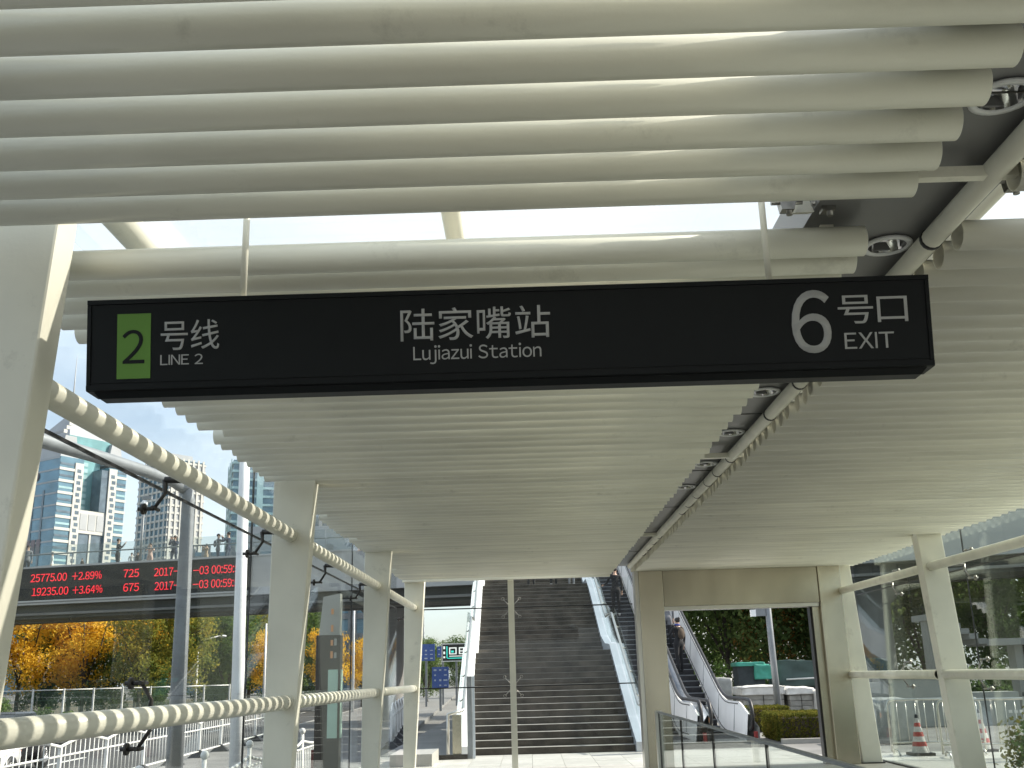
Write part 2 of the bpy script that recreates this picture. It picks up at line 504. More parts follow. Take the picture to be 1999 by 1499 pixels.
def fw(ch):
    """Latin letters and figures are taken from the wide grotesque forms of the same face as the Chinese"""
    return chr(0xFF00 + ord(ch) - 0x20) if 0x21 <= ord(ch) <= 0x7E else ch
_gb = {}
def gbox(ch):
    if ch not in _gb:
        cu = bpy.data.curves.new('lettering', 'FONT'); cu.body = ch
        ob = bpy.data.objects.new('lettering_tmp', cu); COL.objects.link(ob)
        me = bpy.data.meshes.new_from_object(ob.evaluated_get(bpy.context.evaluated_depsgraph_get()))
        xs = [v.co.x for v in me.vertices]; ys_ = [v.co.y for v in me.vertices]
        _gb[ch] = (min(xs), max(xs), min(ys_), max(ys_))
        bpy.data.objects.remove(ob); bpy.data.curves.remove(cu); bpy.data.meshes.remove(me)
    return _gb[ch]
def setline(body, x0, x1, z0, z1):
    cur = 0.0; out = []
    for ch in body:
        if ch == ' ': cur += 0.30; continue
        c = fw(ch); g = gbox(c)
        if ch == 'I':                                    # plain stroke at cap height
            c = '丨'; e = gbox(fw('E')); g = (gbox(c)[0], gbox(c)[1], e[2], e[3])
        w = g[1] - g[0]
        if ch == 'j': cur -= 0.10
        gap = 0.075 if ord(ch) < 128 else 0.10
        if ch in '.:,': gap = 0.09
        out.append((c, cur, cur + w, g[2], g[3])); cur += w + gap
    last = out[-1][2]; lo = min(o[3] for o in out); hi = max(o[4] for o in out)
    kx = (x1 - x0) / last; kz = (z1 - z0) / (hi - lo)
    return [(c, x0 + a * kx, x0 + b * kx, z0 + (p - lo) * kz, z0 + (q_ - lo) * kz) for c, a, b, p, q_ in out]

# ================================================================== SETTING
STREET = -0.30
mb = MB(); mb.box(-1500, 1500, -300, 2500, -0.62, -0.46)
struct(mb, 'ground', M['ground'])
mb = MB(); mb.box(-3.3, 6.3, -9, 19.1, STREET - 0.1, 0.0)
mb.mi = 2; mb.box(6.3, 15.5, -9, 19.1, STREET - 0.1, -0.0005); mb.box(-3.3, -2.4, 19.1, 23.3, STREET - 0.1, -0.0005)
mb.mi = 3; mb.box(-3.3, 5.4, 23.3, 52, STREET - 0.1, -0.0005); mb.box(5.4, 9.6, 20.9, 52, STREET - 0.1, -0.0015); mb.box(9.6, 15.5, 19.1, 52, STREET - 0.1, -0.0015)
mb.mi = 1; mb.box(-2.4, 5.4, 19.1, 23.3, STREET - 0.1, -0.03); mb.box(5.4, 9.6, 19.1, 20.9, STREET - 0.1, -0.03)
platform = struct(mb, 'pavement', [M['floor'], M['joint'], M['stone'], M['paving']])
M['slab'] = mat('sunlit_slab_granite', (0.52, 0.51, 0.48), 0.4, var=0.12, scale=5, bump=0.05, bscale=110, objrand=0.09)  # granite lightened at the stair foot, the sunlight there put into the colour
slab = MB().box(-0.297, 0.297, -0.297, 0.297, -0.03, 0.0).mesh('paving_slab', M['slab'])
for i in range(20):
    for j in range(7):
        if i < 13 or j < 3:
            link('paving_slab', slab, platform, (-2.1 + 0.6 * i, 19.4 + 0.6 * j, random.uniform(-0.002, 0.001)))

def fx(Y, off=0.0):            # the street runs a little to the left of the canopy's axis
    return -8.56 - 0.05 * (Y - 19.6) + off
def strip(name, m, a, b, y0, y1, z0, z1):
    mb = MB()
    mb.hexa([(fx(y0, a), y0, z0), (fx(y0, b), y0, z0), (fx(y1, b), y1, z0), (fx(y1, a), y1, z0), (fx(y0, a), y0, z1), (fx(y0, b), y0, z1), (fx(y1, b), y1, z1), (fx(y1, a), y1, z1)])
    return struct(mb, name, m)
strip('sidewalk', M['paving'], -0.7, 5.1, -9, 150, -0.46, STREET)
strip('kerb', M['stone2'], -0.85, -0.7, -9, 150, -0.46, STREET + 0.004)
strip('road', M['asphalt'], -14.5, -0.85, -40, 400, -0.46, STREET - 0.14)
strip('verge', M['soil'], -60, -14.5, -9, 150, -0.46, STREET)
mb = MB()
for k in range(14):
    y = 12 + k * 6.0
    mb.hexa([(fx(y, -4.5), y, -0.44), (fx(y, -4.35), y, -0.44), (fx(y + 3, -4.35), y + 3, -0.44), (fx(y + 3, -4.5), y + 3, -0.44)] +
            [(fx(y, -4.5), y, -0.434), (fx(y, -4.35), y, -0.434), (fx(y + 3, -4.35), y + 3, -0.434), (fx(y + 3, -4.5), y + 3, -0.434)])
struct(mb, 'lane_marking', M['fencewhite'])
mb = MB()
mb.hexa([(fx(0, -1.3), 0, -0.44), (fx(0, -1.15), 0, -0.44), (fx(120, -1.15), 120, -0.44), (fx(120, -1.3), 120, -0.44),
         (fx(0, -1.3), 0, -0.434), (fx(0, -1.15), 0, -0.434), (fx(120, -1.15), 120, -0.434), (fx(120, -1.3), 120, -0.434)])
struct(mb, 'edge_marking', M['fencewhite'])

# ================================================================== CANOPY
ZC = 3.42          # tube axis height
TR = 0.067         # tube radius
LX0, LX1 = -2.33, 1.55
RX0, RX1 = 1.95, 5.93
canopy = thing('entrance_canopy', 'cream steel and glass canopy with a ceiling of parallel round tubes', 'canopy', (1.7, 8, 0))
CB = Vector(base_of(canopy))

def tubemesh(length, n=28):
    mb = MB()
    ro, ri = TR, TR - 0.006
    vs, fs = [], []
    for x, r in ((0, ri), (0, ro), (length, ro), (length, ri)):
        for k in range(n):
            t = 2 * PI * k / n
            vs.append((x, r * math.cos(t), r * math.sin(t)))
    for i in range(4):
        j = (i + 1) % 4
        for k in range(n):
            fs.append((i * n + k, j * n + k, j * n + (k + 1) % n, i * n + (k + 1) % n))
    mb.add(vs, fs, True)
    me = mb.mesh('ceiling_tube', M['paint'])
    return me
tl_m = tubemesh(LX1 - LX0); tr_m = tubemesh(RX1 - RX0); tl_s = tubemesh(LX1 - LX0 - 0.14)
ys = [3.662 - 0.2238 * k for k in range(26)]
for s0, n in ((4.24, 68),):
    ys += [s0 + 0.2225 * k for k in range(n)]
for i, y in enumerate(ys):
    short = (i % 9 == 4)
    link('ceiling_tube', tl_s if short else tl_m, canopy, Vector((LX0 + (0.14 if short else 0), y, ZC)) - CB + Vector((random.uniform(-0.012, 0.012), random.uniform(-0.007, 0.007), random.uniform(-0.003, 0.003))))
    if y < 18.8: link('ceiling_tube', tr_m, canopy, Vector((RX0, y - 0.02, ZC)) - CB + Vector((random.uniform(-0.014, 0.014), 0, random.uniform(-0.002, 0.002))))
tag(link('end_fascia', MB().box(LX0, LX1, 19.42, 19.5, 3.34, 3.56).mesh('end_fascia', M['paint']), canopy, -CB))
MB().box(RX0 - 0.06, RX1, 18.86, 18.95, 3.36, 3.62).build('end_fascia', M['paint'], canopy)

# columns
COLY = (-1.4, 3.92, 9.3, 14.7, 19.52)
COLR = (-1.4, 3.92, 9.25, 14.5, 18.78)
def column_left(y):
    mb = MB()
    mb.hexa([(-2.32, y, 0), (-2.11, y, 0), (-2.11, y + 0.17, 0), (-2.32, y + 0.17, 0), (-2.30, y, 3.75), (-1.90, y, 3.75), (-1.90, y + 0.17, 3.75), (-2.30, y + 0.17, 3.75)])
    bevel(mb.build('column', M['colpaint'], canopy), 0.012)
def column_right(y):
    mb = MB()
    mb.hexa([(5.66, y, 0), (6.00, y, 0), (6.00, y + 0.22, 0), (5.66, y + 0.22, 0), (5.45, y, 3.75), (5.80, y, 3.75), (5.80, y + 0.22, 3.75), (5.45, y + 0.22, 3.75)])
    bevel(mb.build('column', M['colpaint'], canopy), 0.012)
    MB().box(5.53, 6.02, y - 0.06, y + 0.28, 0.0, 0.02).build('base_plate', M['darkmetal'], canopy)
def bevel(o, w, seg=2):
    b = o.modifiers.new('bevel', 'BEVEL'); b.width = w; b.segments = seg; b.limit_method = 'ANGLE'
    return o
for y, y2 in zip(COLY, COLR):
    column_left(y); column_right(y2)
# rafters over each column row and purlins above the tubes, the roof glass on top
for y in COLY[:-1]:
    MB().box(-2.5, 6.1, y + 0.30, y + 0.48, 3.752, 3.93).build('rafter', M['colpaint'], canopy)
for x, r in ((-2.13, 0.085), (-0.35, 0.055), (1.66, 0.055), (2.55, 0.055), (3.85, 0.055), (5.65, 0.085)):
    MB().tube([(x, -2.5, 4.02), (x, 19.4, 4.02)], r, 12).build('purlin', M['colpaint'], canopy)
for y in COLY:
    for x in (1.4, 3.2):
        MB().box(x - 0.03, x + 0.03, y + 0.36, y + 0.42, 3.49, 3.751).build('hanger_plate', M['colpaint'], canopy)
for i, (y0, y1) in enumerate(((-2.6, 1.25), (1.27, 3.99), (4.01, 6.6), (6.62, 9.37), (9.39, 12.0), (12.02, 14.77), (14.79, 17.1), (17.12, 19.5))):
    for x0, x1 in ((-2.6, -0.36), (-0.34, 1.72), (1.74, 3.84), (3.86, 6.15)):
        MB().box(x0, x1, y0, y1, 4.12, 4.132).build('roof_pane', M['roofglass'], canopy)
# central seam: grey soffit above the tubes with downlights, cable pipe with black bands
DL = [(1.72, 3.22), (1.75, 4.52), (1.74, 7.13), (1.745, 8.41), (1.75, 9.73), (1.74, 10.98)]
mb = MB(); ya = -2.5
for dx, dy in DL:
    mb.box(1.30, 2.02, ya, dy - 0.075, 3.52, 3.56)
    mb.box(1.30, dx - 0.075, dy - 0.075, dy + 0.075, 3.52, 3.56); mb.box(dx + 0.075, 2.02, dy - 0.075, dy + 0.075, 3.52, 3.56)
    ya = dy + 0.075
mb.box(1.30, 2.02, ya, 19.4, 3.52, 3.56)
mb.box(1.30, 1.33, -2.5, 19.4, 3.56, 3.74); mb.box(1.99, 2.02, -2.5, 19.4, 3.56, 3.74)
mb.box(1.30, 2.02, -2.5, 19.4, 3.74, 3.75)
mb.build('soffit', M['soffit'], canopy)
for k in range(9):
    y = -1.4 + k * 2.3
    MB().box(1.302, 2.018, y, y + 0.008, 3.515, 3.52).build('soffit_joint', M['darkmetal'], canopy)
MB().tube([(1.885, -2.5, 3.46), (1.885, 8, 3.46), (1.87, 18.85, 3.46)], 0.048, 14).build('seam_pipe', M['paint'], canopy)
for y in (2.3, 4.33, 6.7, 7.58, 9.18, 9.87, 10.4, 11.14, 11.76, 12.3, 14.57, 15.25, 16, 16.7):
    x = 1.885
    MB().tube([(x, y, 3.46), (x - 0.0001, y + 0.024, 3.46)], 0.0515, 16).build('pipe_band', M['rubber'], canopy)
# flat tie bars and clamps by the near column row
MB().box(1.54, 1.97, 3.665, 3.71, 3.43, 3.475).build('tie_bar', M['paint'], canopy)
MB().box(1.5, 1.97, 14.4, 14.44, 3.43, 3.475).build('tie_bar', M['paint'], canopy)
MB().box(1.5, 1.97, 9.05, 9.09, 3.43, 3.475).build('tie_bar', M['paint'], canopy)
def clamp(x, y, z):
    mb = MB()
    mb.hexa([(x - 0.035, y, z), (x + 0.02, y, z), (x + 0.02, y + 0.05, z), (x - 0.035, y + 0.05, z), (x - 0.055, y, z + 0.13), (x + 0.05, y, z + 0.13), (x + 0.05, y + 0.05, z + 0.13), (x - 0.055, y + 0.05, z + 0.13)])
    mb.tube([(x - 0.075, y + 0.02, z + 0.04), (x + 0.06, y + 0.02, z + 0.04)], 0.012, 8)
    mb.tube([(x, y + 0.02, z - 0.02), (x, y + 0.02, z + 0.06)], 0.014, 8)
    mb.tube([(x - 0.09, y + 0.02, z + 0.15), (x + 0.1, y + 0.02, z + 0.16)], 0.016, 8)
    o = mb.build('clamp', M['fitting'], canopy)
clamp(1.18, 4.06, 3.50); clamp(1.36, 4.08, 3.50); clamp(2.06, 3.86, 3.47); clamp(2.05, 9.15, 3.5)
MB().hexa([(1.22, 4.12, 3.51), (1.30, 4.12, 3.51), (1.36, 4.24, 3.70), (1.30, 4.24, 3.70), (1.20, 4.14, 3.51), (1.28, 4.14, 3.51), (1.34, 4.26, 3.70), (1.28, 4.26, 3.70)]).build('gusset_plate', M['colpaint'], canopy)

# side rails
for x, z, r in ((-2.13, 2.88, 0.062), (-2.13, 1.43, 0.062)):
    for a, b in zip(COLY[1:-1], COLY[2:]):
        MB().tube([(x, a + 0.18, z), (x, b, z)], r, 20).build('rail', M['paint'], canopy)
        for e in (a + 0.18, b - 0.012):
            MB().tube([(x, e, z), (x, e + 0.012, z)], r + 0.013, 20).build('rail_collar', M['colpaint'], canopy)
for z in (2.91, 1.465):
    for a, b in zip(COLR[:-1], COLR[1:]):
        MB().tube([(5.61, a + 0.22, z), (5.61, b, z)], 0.062, 20).build('rail', M['paint'], canopy)
        MB().tube([(5.61, a + 0.22, z), (5.61, a + 0.232, z)], 0.075, 20).build('rail_collar', M['colpaint'], canopy)
# spider fittings and glass walls
def spider(x, xg, y, z, ups):
    s = 1 if xg > x else -1
    root = MB().tube([(x, y, z), (xg - s * 0.14, y, z)], [0.03, 0.022], 10).build('spider_fitting', M['fitting'] if s > 0 else M['darkmetal'], canopy)
    m = M['fitting'] if s > 0 else M['darkmetal']
    for sg in ups:
        zz = z + sg * 0.19
        MB().tube([(xg - s * 0.14, y, z), (xg - s * 0.15, y - 0.012, z + sg * 0.09), (xg - s * 0.09, y - 0.03, zz)], [0.019, 0.013, 0.012], 8).build('spider_arm', m, root)
        mb = MB()
        mb.tube([(xg - s * 0.11, y - 0.03, zz), (xg + s * 0.012, y - 0.03, zz)], 0.013, 10)
        mb.tube([(xg - s * 0.035, y - 0.03, zz), (xg - s * 0.015, y - 0.03, zz)], 0.036, 16)
        mb.tube([(xg - s * 0.1, y - 0.09, zz), (xg - s * 0.1, y + 0.03, zz)], 0.012, 10)
        mb.build('glass_bolt', m, root)
LG, RG = -2.46, 6.13
for a in COLY[1:-1]:
    for yy in (a + 2.6, a + 5.1):
        for z in (2.88, 1.43):
            if z > 2 or yy < 7: spider(-2.13, LG, yy, z, (-1, 1) if z < 2 else (-1,))
            if yy < 18: spider(5.61, RG, yy - 0.1, z + 0.03, (-1, 1))
gy = [-2.5, 4.0, 9.2, 14.6, 19.6]
for x, g in ((LG, 'glass'), (RG, 'glassR')):
    for a, b in zip(gy[:-1], gy[1:]):
        for z0, z1 in ((0.02, 1.42), (1.44, 2.87), (2.89, 4.1)):
            MB().box(x - 0.006, x + 0.006, a + 0.008, b - 0.008, z0, z1).build('glass_pane', M[g], canopy)
        for z in (1.43, 2.88):
            MB().box(x - 0.008, x + 0.008, a + 0.008, b - 0.008, z - 0.009, z + 0.009).build('glass_joint', M['rubber'], canopy)
    for a in gy[1:-1]:
        MB().box(x - 0.008, x + 0.008, a - 0.007, a + 0.007, 0.02, 4.1).build('glass_joint', M['rubber'], canopy)
MB().box(LG - 0.03, LG + 0.03, -2.5, 19.6, 0.0, 0.02).build('glass_channel', M['steel'], canopy)
MB().box(RG - 0.03, RG + 0.03, -2.5, 19.6, 0.0, 0.02).build('glass_channel', M['darkmetal'], canopy)
# end wall with its slender post
MB().box(-0.365, -0.255, 19.52, 19.57, 0.0, 3.34).build('mullion_post', M['colpaint'], canopy)
for a, b in ((-2.03, -0.32), (-0.30, 1.96)):
    for z0, z1 in ((0.02, 1.41), (1.43, 2.83), (2.85, 3.34)):
        MB().box(a, b, 19.65, 19.662, z0, z1).build('glass_pane', M['glass'], canopy)
    for z in (1.42, 2.84):
        MB().box(a, b, 19.645, 19.667, z - 0.011, z + 0.011).build('glass_joint', M['rubber'], canopy)
for z in (2.83, 1.42):
    root = MB().tube([(-0.31, 19.57, z), (-0.31, 19.61, z)], 0.03, 10).build('spider_fitting', M['steel'], canopy)
    for sx in (-1, 1):
        for sz in (-1, 1):
            MB().tube([(-0.31, 19.605, z), (-0.31 + sx * 0.15, 19.605, z + sz * 0.16)], 0.007, 8).build('spider_arm', M['fitting'], root)
            mb = MB()
            c = (-0.31 + sx * 0.155, 19.61, z + sz * 0.165)
            mb.lathe([(0.022, -0.008), (0.030, -0.008), (0.030, 0.02), (0.022, 0.02), (0.022, -0.008)], 16, c, axis='y')
            mb.build('glass_bolt', M['fitting'], root)
# stainless portal at the far right of the canopy
bevel(MB().box(2.0, 2.43, 18.70, 19.12, 0.0, 3.36).build('portal_post', M['portal'], canopy), 0.01)
MB().box(1.93, 1.998, 18.74, 19.10, 0.0, 3.36).build('portal_trim', M['steel'], canopy)
bevel(MB().box(2.433, 5.198, 18.72, 19.10, 2.72, 3.355).build('portal_lintel', M['portal'], canopy), 0.008)
MB().box(2.44, 5.19, 18.76, 19.06, 2.655, 2.718).build('portal_track', M['steel'], canopy)
bevel(MB().box(5.20, 5.60, 18.68, 19.02, 0.0, 3.36).build('portal_post', M['portal'], canopy), 0.01)
MB().box(5.07, 5.197, 18.80, 19.08, 0.0, 2.65).build('portal_trim', M['portal'], canopy)
MB().box(5.04, 5.068, 18.85, 19.03, 0.0, 2.65).build('door_seal', M['rubber'], canopy)

# downlights in the soffit
dl = thing('downlight', 'round recessed downlight', 'downlight', (0, 0, 0), 'recessed downlights along the ceiling seam', local=True)
mb = MB(); mb.lathe([(0.088, 0.0), (0.115, 0.0), (0.115, -0.012), (0.088, -0.012), (0.088, 0.0)], 28); mb.build('trim_ring', M['white'], dl)
mb = MB(); mb.lathe([(0.088, -0.006), (0.080, 0.045), (0.055, 0.09), (0.03, 0.10)], 28); mb.build('reflector', M['chrome'], dl)
mb = MB(); mb.lathe([(0.03, 0.095), (0.028, 0.06), (0.0005, 0.05)], 16); mb.build('lamp', M['fitting'], dl)
dls = [(1.72, 3.22, 'large round downlight nearest the camera, top right by the tube ends'), (1.75, 4.52, 'round downlight just above the right end of the hanging sign'),
       (1.74, 7.13, 'round downlight below the right end of the hanging sign'), (1.745, 8.41, 'third round downlight down the seam below the sign'),
       (1.75, 9.73, 'small round downlight fourth down the seam below the sign'), (1.74, 10.98, 'farthest small downlight visible along the dark seam')]
for i, (x, y, lb) in enumerate(dls):
    if i == 0: dl.location = (x, y, 3.515); dl['label'] = lb
    else: dup(dl, (x, y, 3.515), 0, lb)

# ================================================================== HANGING SIGN
SX0, SX1, SY, SZ0, SZ1 = -1.758, 1.662, 3.935, 2.750, 3.118
sign = thing('hanging_sign', 'long black hanging station sign with white lettering and a green line number', 'sign', (0, SY, SZ0))
yt, yb = 3.905, 3.965
mb = MB()
mb.hexa([(SX0, yb, SZ0), (SX1, yb, SZ0), (SX1, 4.09, SZ0), (SX0, 4.09, SZ0), (SX0, yt, SZ1), (SX1, yt, SZ1), (SX1, 4.09, SZ1), (SX0, 4.09, SZ1)])
bevel(mb.build('housing', M['signblack'], sign), 0.004)
def sy(z): return yb + (yt - yb) * (z - SZ0) / (SZ1 - SZ0)
def rib(z0, z1, d):
    mb = MB(); a, b = sy(z0), sy(z1)
    mb.hexa([(SX0 + 0.004, a - d, z0), (SX1 - 0.004, a - d, z0), (SX1 - 0.004, a + 0.01, z0), (SX0 + 0.004, a + 0.01, z0), (SX0 + 0.004, b - d, z1), (SX1 - 0.004, b - d, z1), (SX1 - 0.004, b + 0.01, z1), (SX0 + 0.004, b + 0.01, z1)])
    mb.build('frame_rib', M['signblack'], sign)
rib(SZ0 + 0.002, SZ0 + 0.022, 0.008); rib(SZ0 + 0.03, SZ0 + 0.036, 0.004); rib(SZ1 - 0.02, SZ1 - 0.002, 0.008)
for xe in (SX0 + 0.004, SX1 - 0.019):
    z0, z1 = SZ0 + 0.024, SZ1 - 0.022
    mb = MB(); a, b = sy(z0), sy(z1)
    mb.hexa([(xe, a - 0.006, z0), (xe + 0.015, a - 0.006, z0), (xe + 0.015, a + 0.01, z0), (xe, a + 0.01, z0), (xe, b - 0.006, z1), (xe + 0.015, b - 0.006, z1), (xe + 0.015, b + 0.01, z1), (xe, b + 0.01, z1)])
    mb.build('frame_rib', M['signblack'], sign)
MB().hexa([(SX0 + 0.05, 3.99, SZ0 - 0.026), (SX1 - 0.05, 3.99, SZ0 - 0.026), (SX1 - 0.05, 4.06, SZ0 - 0.026), (SX0 + 0.05, 4.06, SZ0 - 0.026),
           (SX0 + 0.03, 3.975, SZ0 - 0.001), (SX1 - 0.03, 3.975, SZ0 - 0.001), (SX1 - 0.03, 4.08, SZ0 - 0.001), (SX0 + 0.03, 4.08, SZ0 - 0.001)]).build('lower_trim', M['signblack'], sign)
gz0, gz1 = 2.796, 3.058
pan = MB().hexa([(-1.632, sy(gz0) - 0.003, gz0), (-1.496, sy(gz0) - 0.003, gz0), (-1.496, sy(gz0) + 0.004, gz0), (-1.632, sy(gz0) + 0.004, gz0),
           (-1.632, sy(gz1) - 0.003, gz1), (-1.496, sy(gz1) - 0.003, gz1), (-1.496, sy(gz1) + 0.004, gz1), (-1.632, sy(gz1) + 0.004, gz1)]).build('line_number_panel', M['signgreen'], sign)
def stext(body, x0, x1, z0, z1, m=None, parent=None, bold=0.0, d=0.0008):
    """one object per character, set with proportional spacing between x0 and x1"""
    for ch, a0, a1, c0, c1 in setline(body, x0, x1, z0, z1):
        text(ch, (a0, a1, c0, c1), m or M['signtext'], parent or sign, name='character', y0=sy(c0) - d, y1=sy(c1) - d, bold=bold, thick=0.0015)
stext('2', -1.610, -1.520, 2.856, 2.992, M['signblack'], pan, d=0.0034)
stext('号线', -1.455, -1.217, 2.906, 3.027, bold=0.001)
stext('LINE 2', -1.456, -1.283, 2.847, 2.888)
stext('陆家嘴站', -0.481, 0.126, 2.912, 3.044, bold=0.002)
stext('Lujiazui Station', -0.431, 0.086, 2.818, 2.893)
stext('6', 1.098, 1.256, 2.815, 3.069, bold=0.008)
stext('号口', 1.287, 1.567, 2.929, 3.043, bold=0.0)
stext('EXIT', 1.306, 1.505, 2.828, 2.892)
for x in (-1.142, 1.038):
    mb = MB(); mb.tube([(x, 3.98, SZ1 - 0.002), (x, 3.98, 3.76)], 0.014, 10)
    mb.tube([(x, 3.98, SZ1), (x, 3.98, SZ1 + 0.012)], 0.03, 12)
    mb.build('hanger_rod', M['paint'], sign)

# ================================================================== STAIRS
RISE, RUN = 0.138, 0.32
stair = thing('staircase', 'wide dark granite staircase climbing to the bridge behind the glass end wall', 'staircase', (0.43, 23.05, 0), rz=R(0.8), local=True)
prof = []           # (y, z) of each nosing
y = z = 0.0
pr = []
for flight in (16, 17, 20):
    for k in range(flight):
        pr.append((y, z, RUN)); y += RUN; z += RISE
    pr[-1] = (pr[-1][0], pr[-1][1], RUN + 1.9)
    y += 1.9
HW = 1.76
sm = {}
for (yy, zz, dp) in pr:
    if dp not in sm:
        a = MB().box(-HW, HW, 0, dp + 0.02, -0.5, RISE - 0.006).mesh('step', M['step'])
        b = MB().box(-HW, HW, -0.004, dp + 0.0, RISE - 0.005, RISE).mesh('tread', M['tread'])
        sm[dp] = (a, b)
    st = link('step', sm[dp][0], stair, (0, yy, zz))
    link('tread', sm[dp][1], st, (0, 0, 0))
def zline(yy):
    """height of the nosing line at yy"""
    for (a, b, dp) in pr:
        if yy < a + dp:
            t = (yy - a) / RUN
            return b + min(max(t, 0), 1) * RISE if dp <= RUN + 0.01 else b + min(max(t, 0), 1) * RISE
    return pr[-1][1] + RISE
YE = y
for sx, gname in ((-1, 'white'), (1, 'bluesteel')):
    x0, x1 = sx * (HW + 0.005), sx * (HW + 0.34)
    xa, xb = min(x0, x1), max(x0, x1)
    # stringer cladding panels, staggered one after the other up the flight
    yy = -0.2
    while yy < YE - 1:
        ln = 1.3
        za, zb = zline(max(yy, 0)), zline(max(yy + ln, 0))
        z0 = -0.0 if yy < 1 else za - 0.42
        mb = MB()
        mb.hexa([(xa, yy, max(0.002, za - 0.5)), (xb, yy, max(0.002, za - 0.5)), (xb, yy + ln - 0.012, max(0.002, zb - 0.5)), (xa, yy + ln - 0.012, max(0.002, zb - 0.5)),
                 (xa, yy, za + 0.20), (xb, yy, za + 0.20), (xb, yy + ln - 0.012, zb + 0.20), (xa, yy + ln - 0.012, zb + 0.20)])
        mb.build('stringer_panel', M[gname], stair)
        xg = sx * (HW + 0.20)
        mb = MB()
        mb.hexa([(xg - 0.008, yy + 0.03, za + 0.23), (xg + 0.008, yy + 0.03, za + 0.23), (xg + 0.008, yy + ln - 0.03, zb + 0.23), (xg - 0.008, yy + ln - 0.03, zb + 0.23),
                 (xg - 0.008, yy + 0.03, za + 1.12), (xg + 0.008, yy + 0.03, za + 1.12), (xg + 0.008, yy + ln - 0.03, zb + 1.12), (xg - 0.008, yy + ln - 0.03, zb + 1.12)])
        mb.build('balustrade_glass', M['balglass'], stair)
        MB().tube([(xg, yy + 0.6, (za + zb) / 2 + 0.86), (xg - sx * 0.08, yy + 0.6, (za + zb) / 2 + 0.92)], 0.014, 6).build('rail_bracket', M['fitting'], stair)
        yy += ln
    pts = [(sx * (HW + 0.12), -0.35, 0.94), (sx * (HW + 0.12), 0.0, 0.95)]
    q = 0.3
    while q < YE - 1:
        pts.append((sx * (HW + 0.12), q, zline(q) + 0.95)); q += 0.6
    MB().tube(pts, 0.032, 10).build('handrail', M['steel'], stair)
    MB().tube([(sx * (HW + 0.12), -0.35, 0.94), (sx * (HW + 0.42), -0.42, 0.86), (sx * (HW + 0.42), -0.42, 0.0)], 0.036, 12).build('newel_post', M['steel'], stair)
    MB().box(sx * (HW + 0.22) - 0.09, sx * (HW + 0.22) + 0.09, -0.75, -0.55, 0.0, 0.86).build('newel_post', M['portal'], stair)
MB().box(-1.76, -1.66, -0.82, -0.72, 0.0, 1.62).build('gate_post', M['galv'], stair)
MB().box(-1.655, -1.60, -0.80, -0.74, 0.0, 1.62).build('gate_leaf', M['bluesteel'], stair)
MB().box(-2.35, -1.76, -0.86, -0.70, 0.0, 0.09).build('gate_threshold', M['darkmetal'], stair)
blk = MB().box(-2.7, -1.9, 20.6, 22.2, 0.0, 0.22)
single(blk, 'stone_plinth', M['stone'], 'low pale stone plinth beside the foot of the stairs', 'plinth', (-2.4, 21.2, 0))

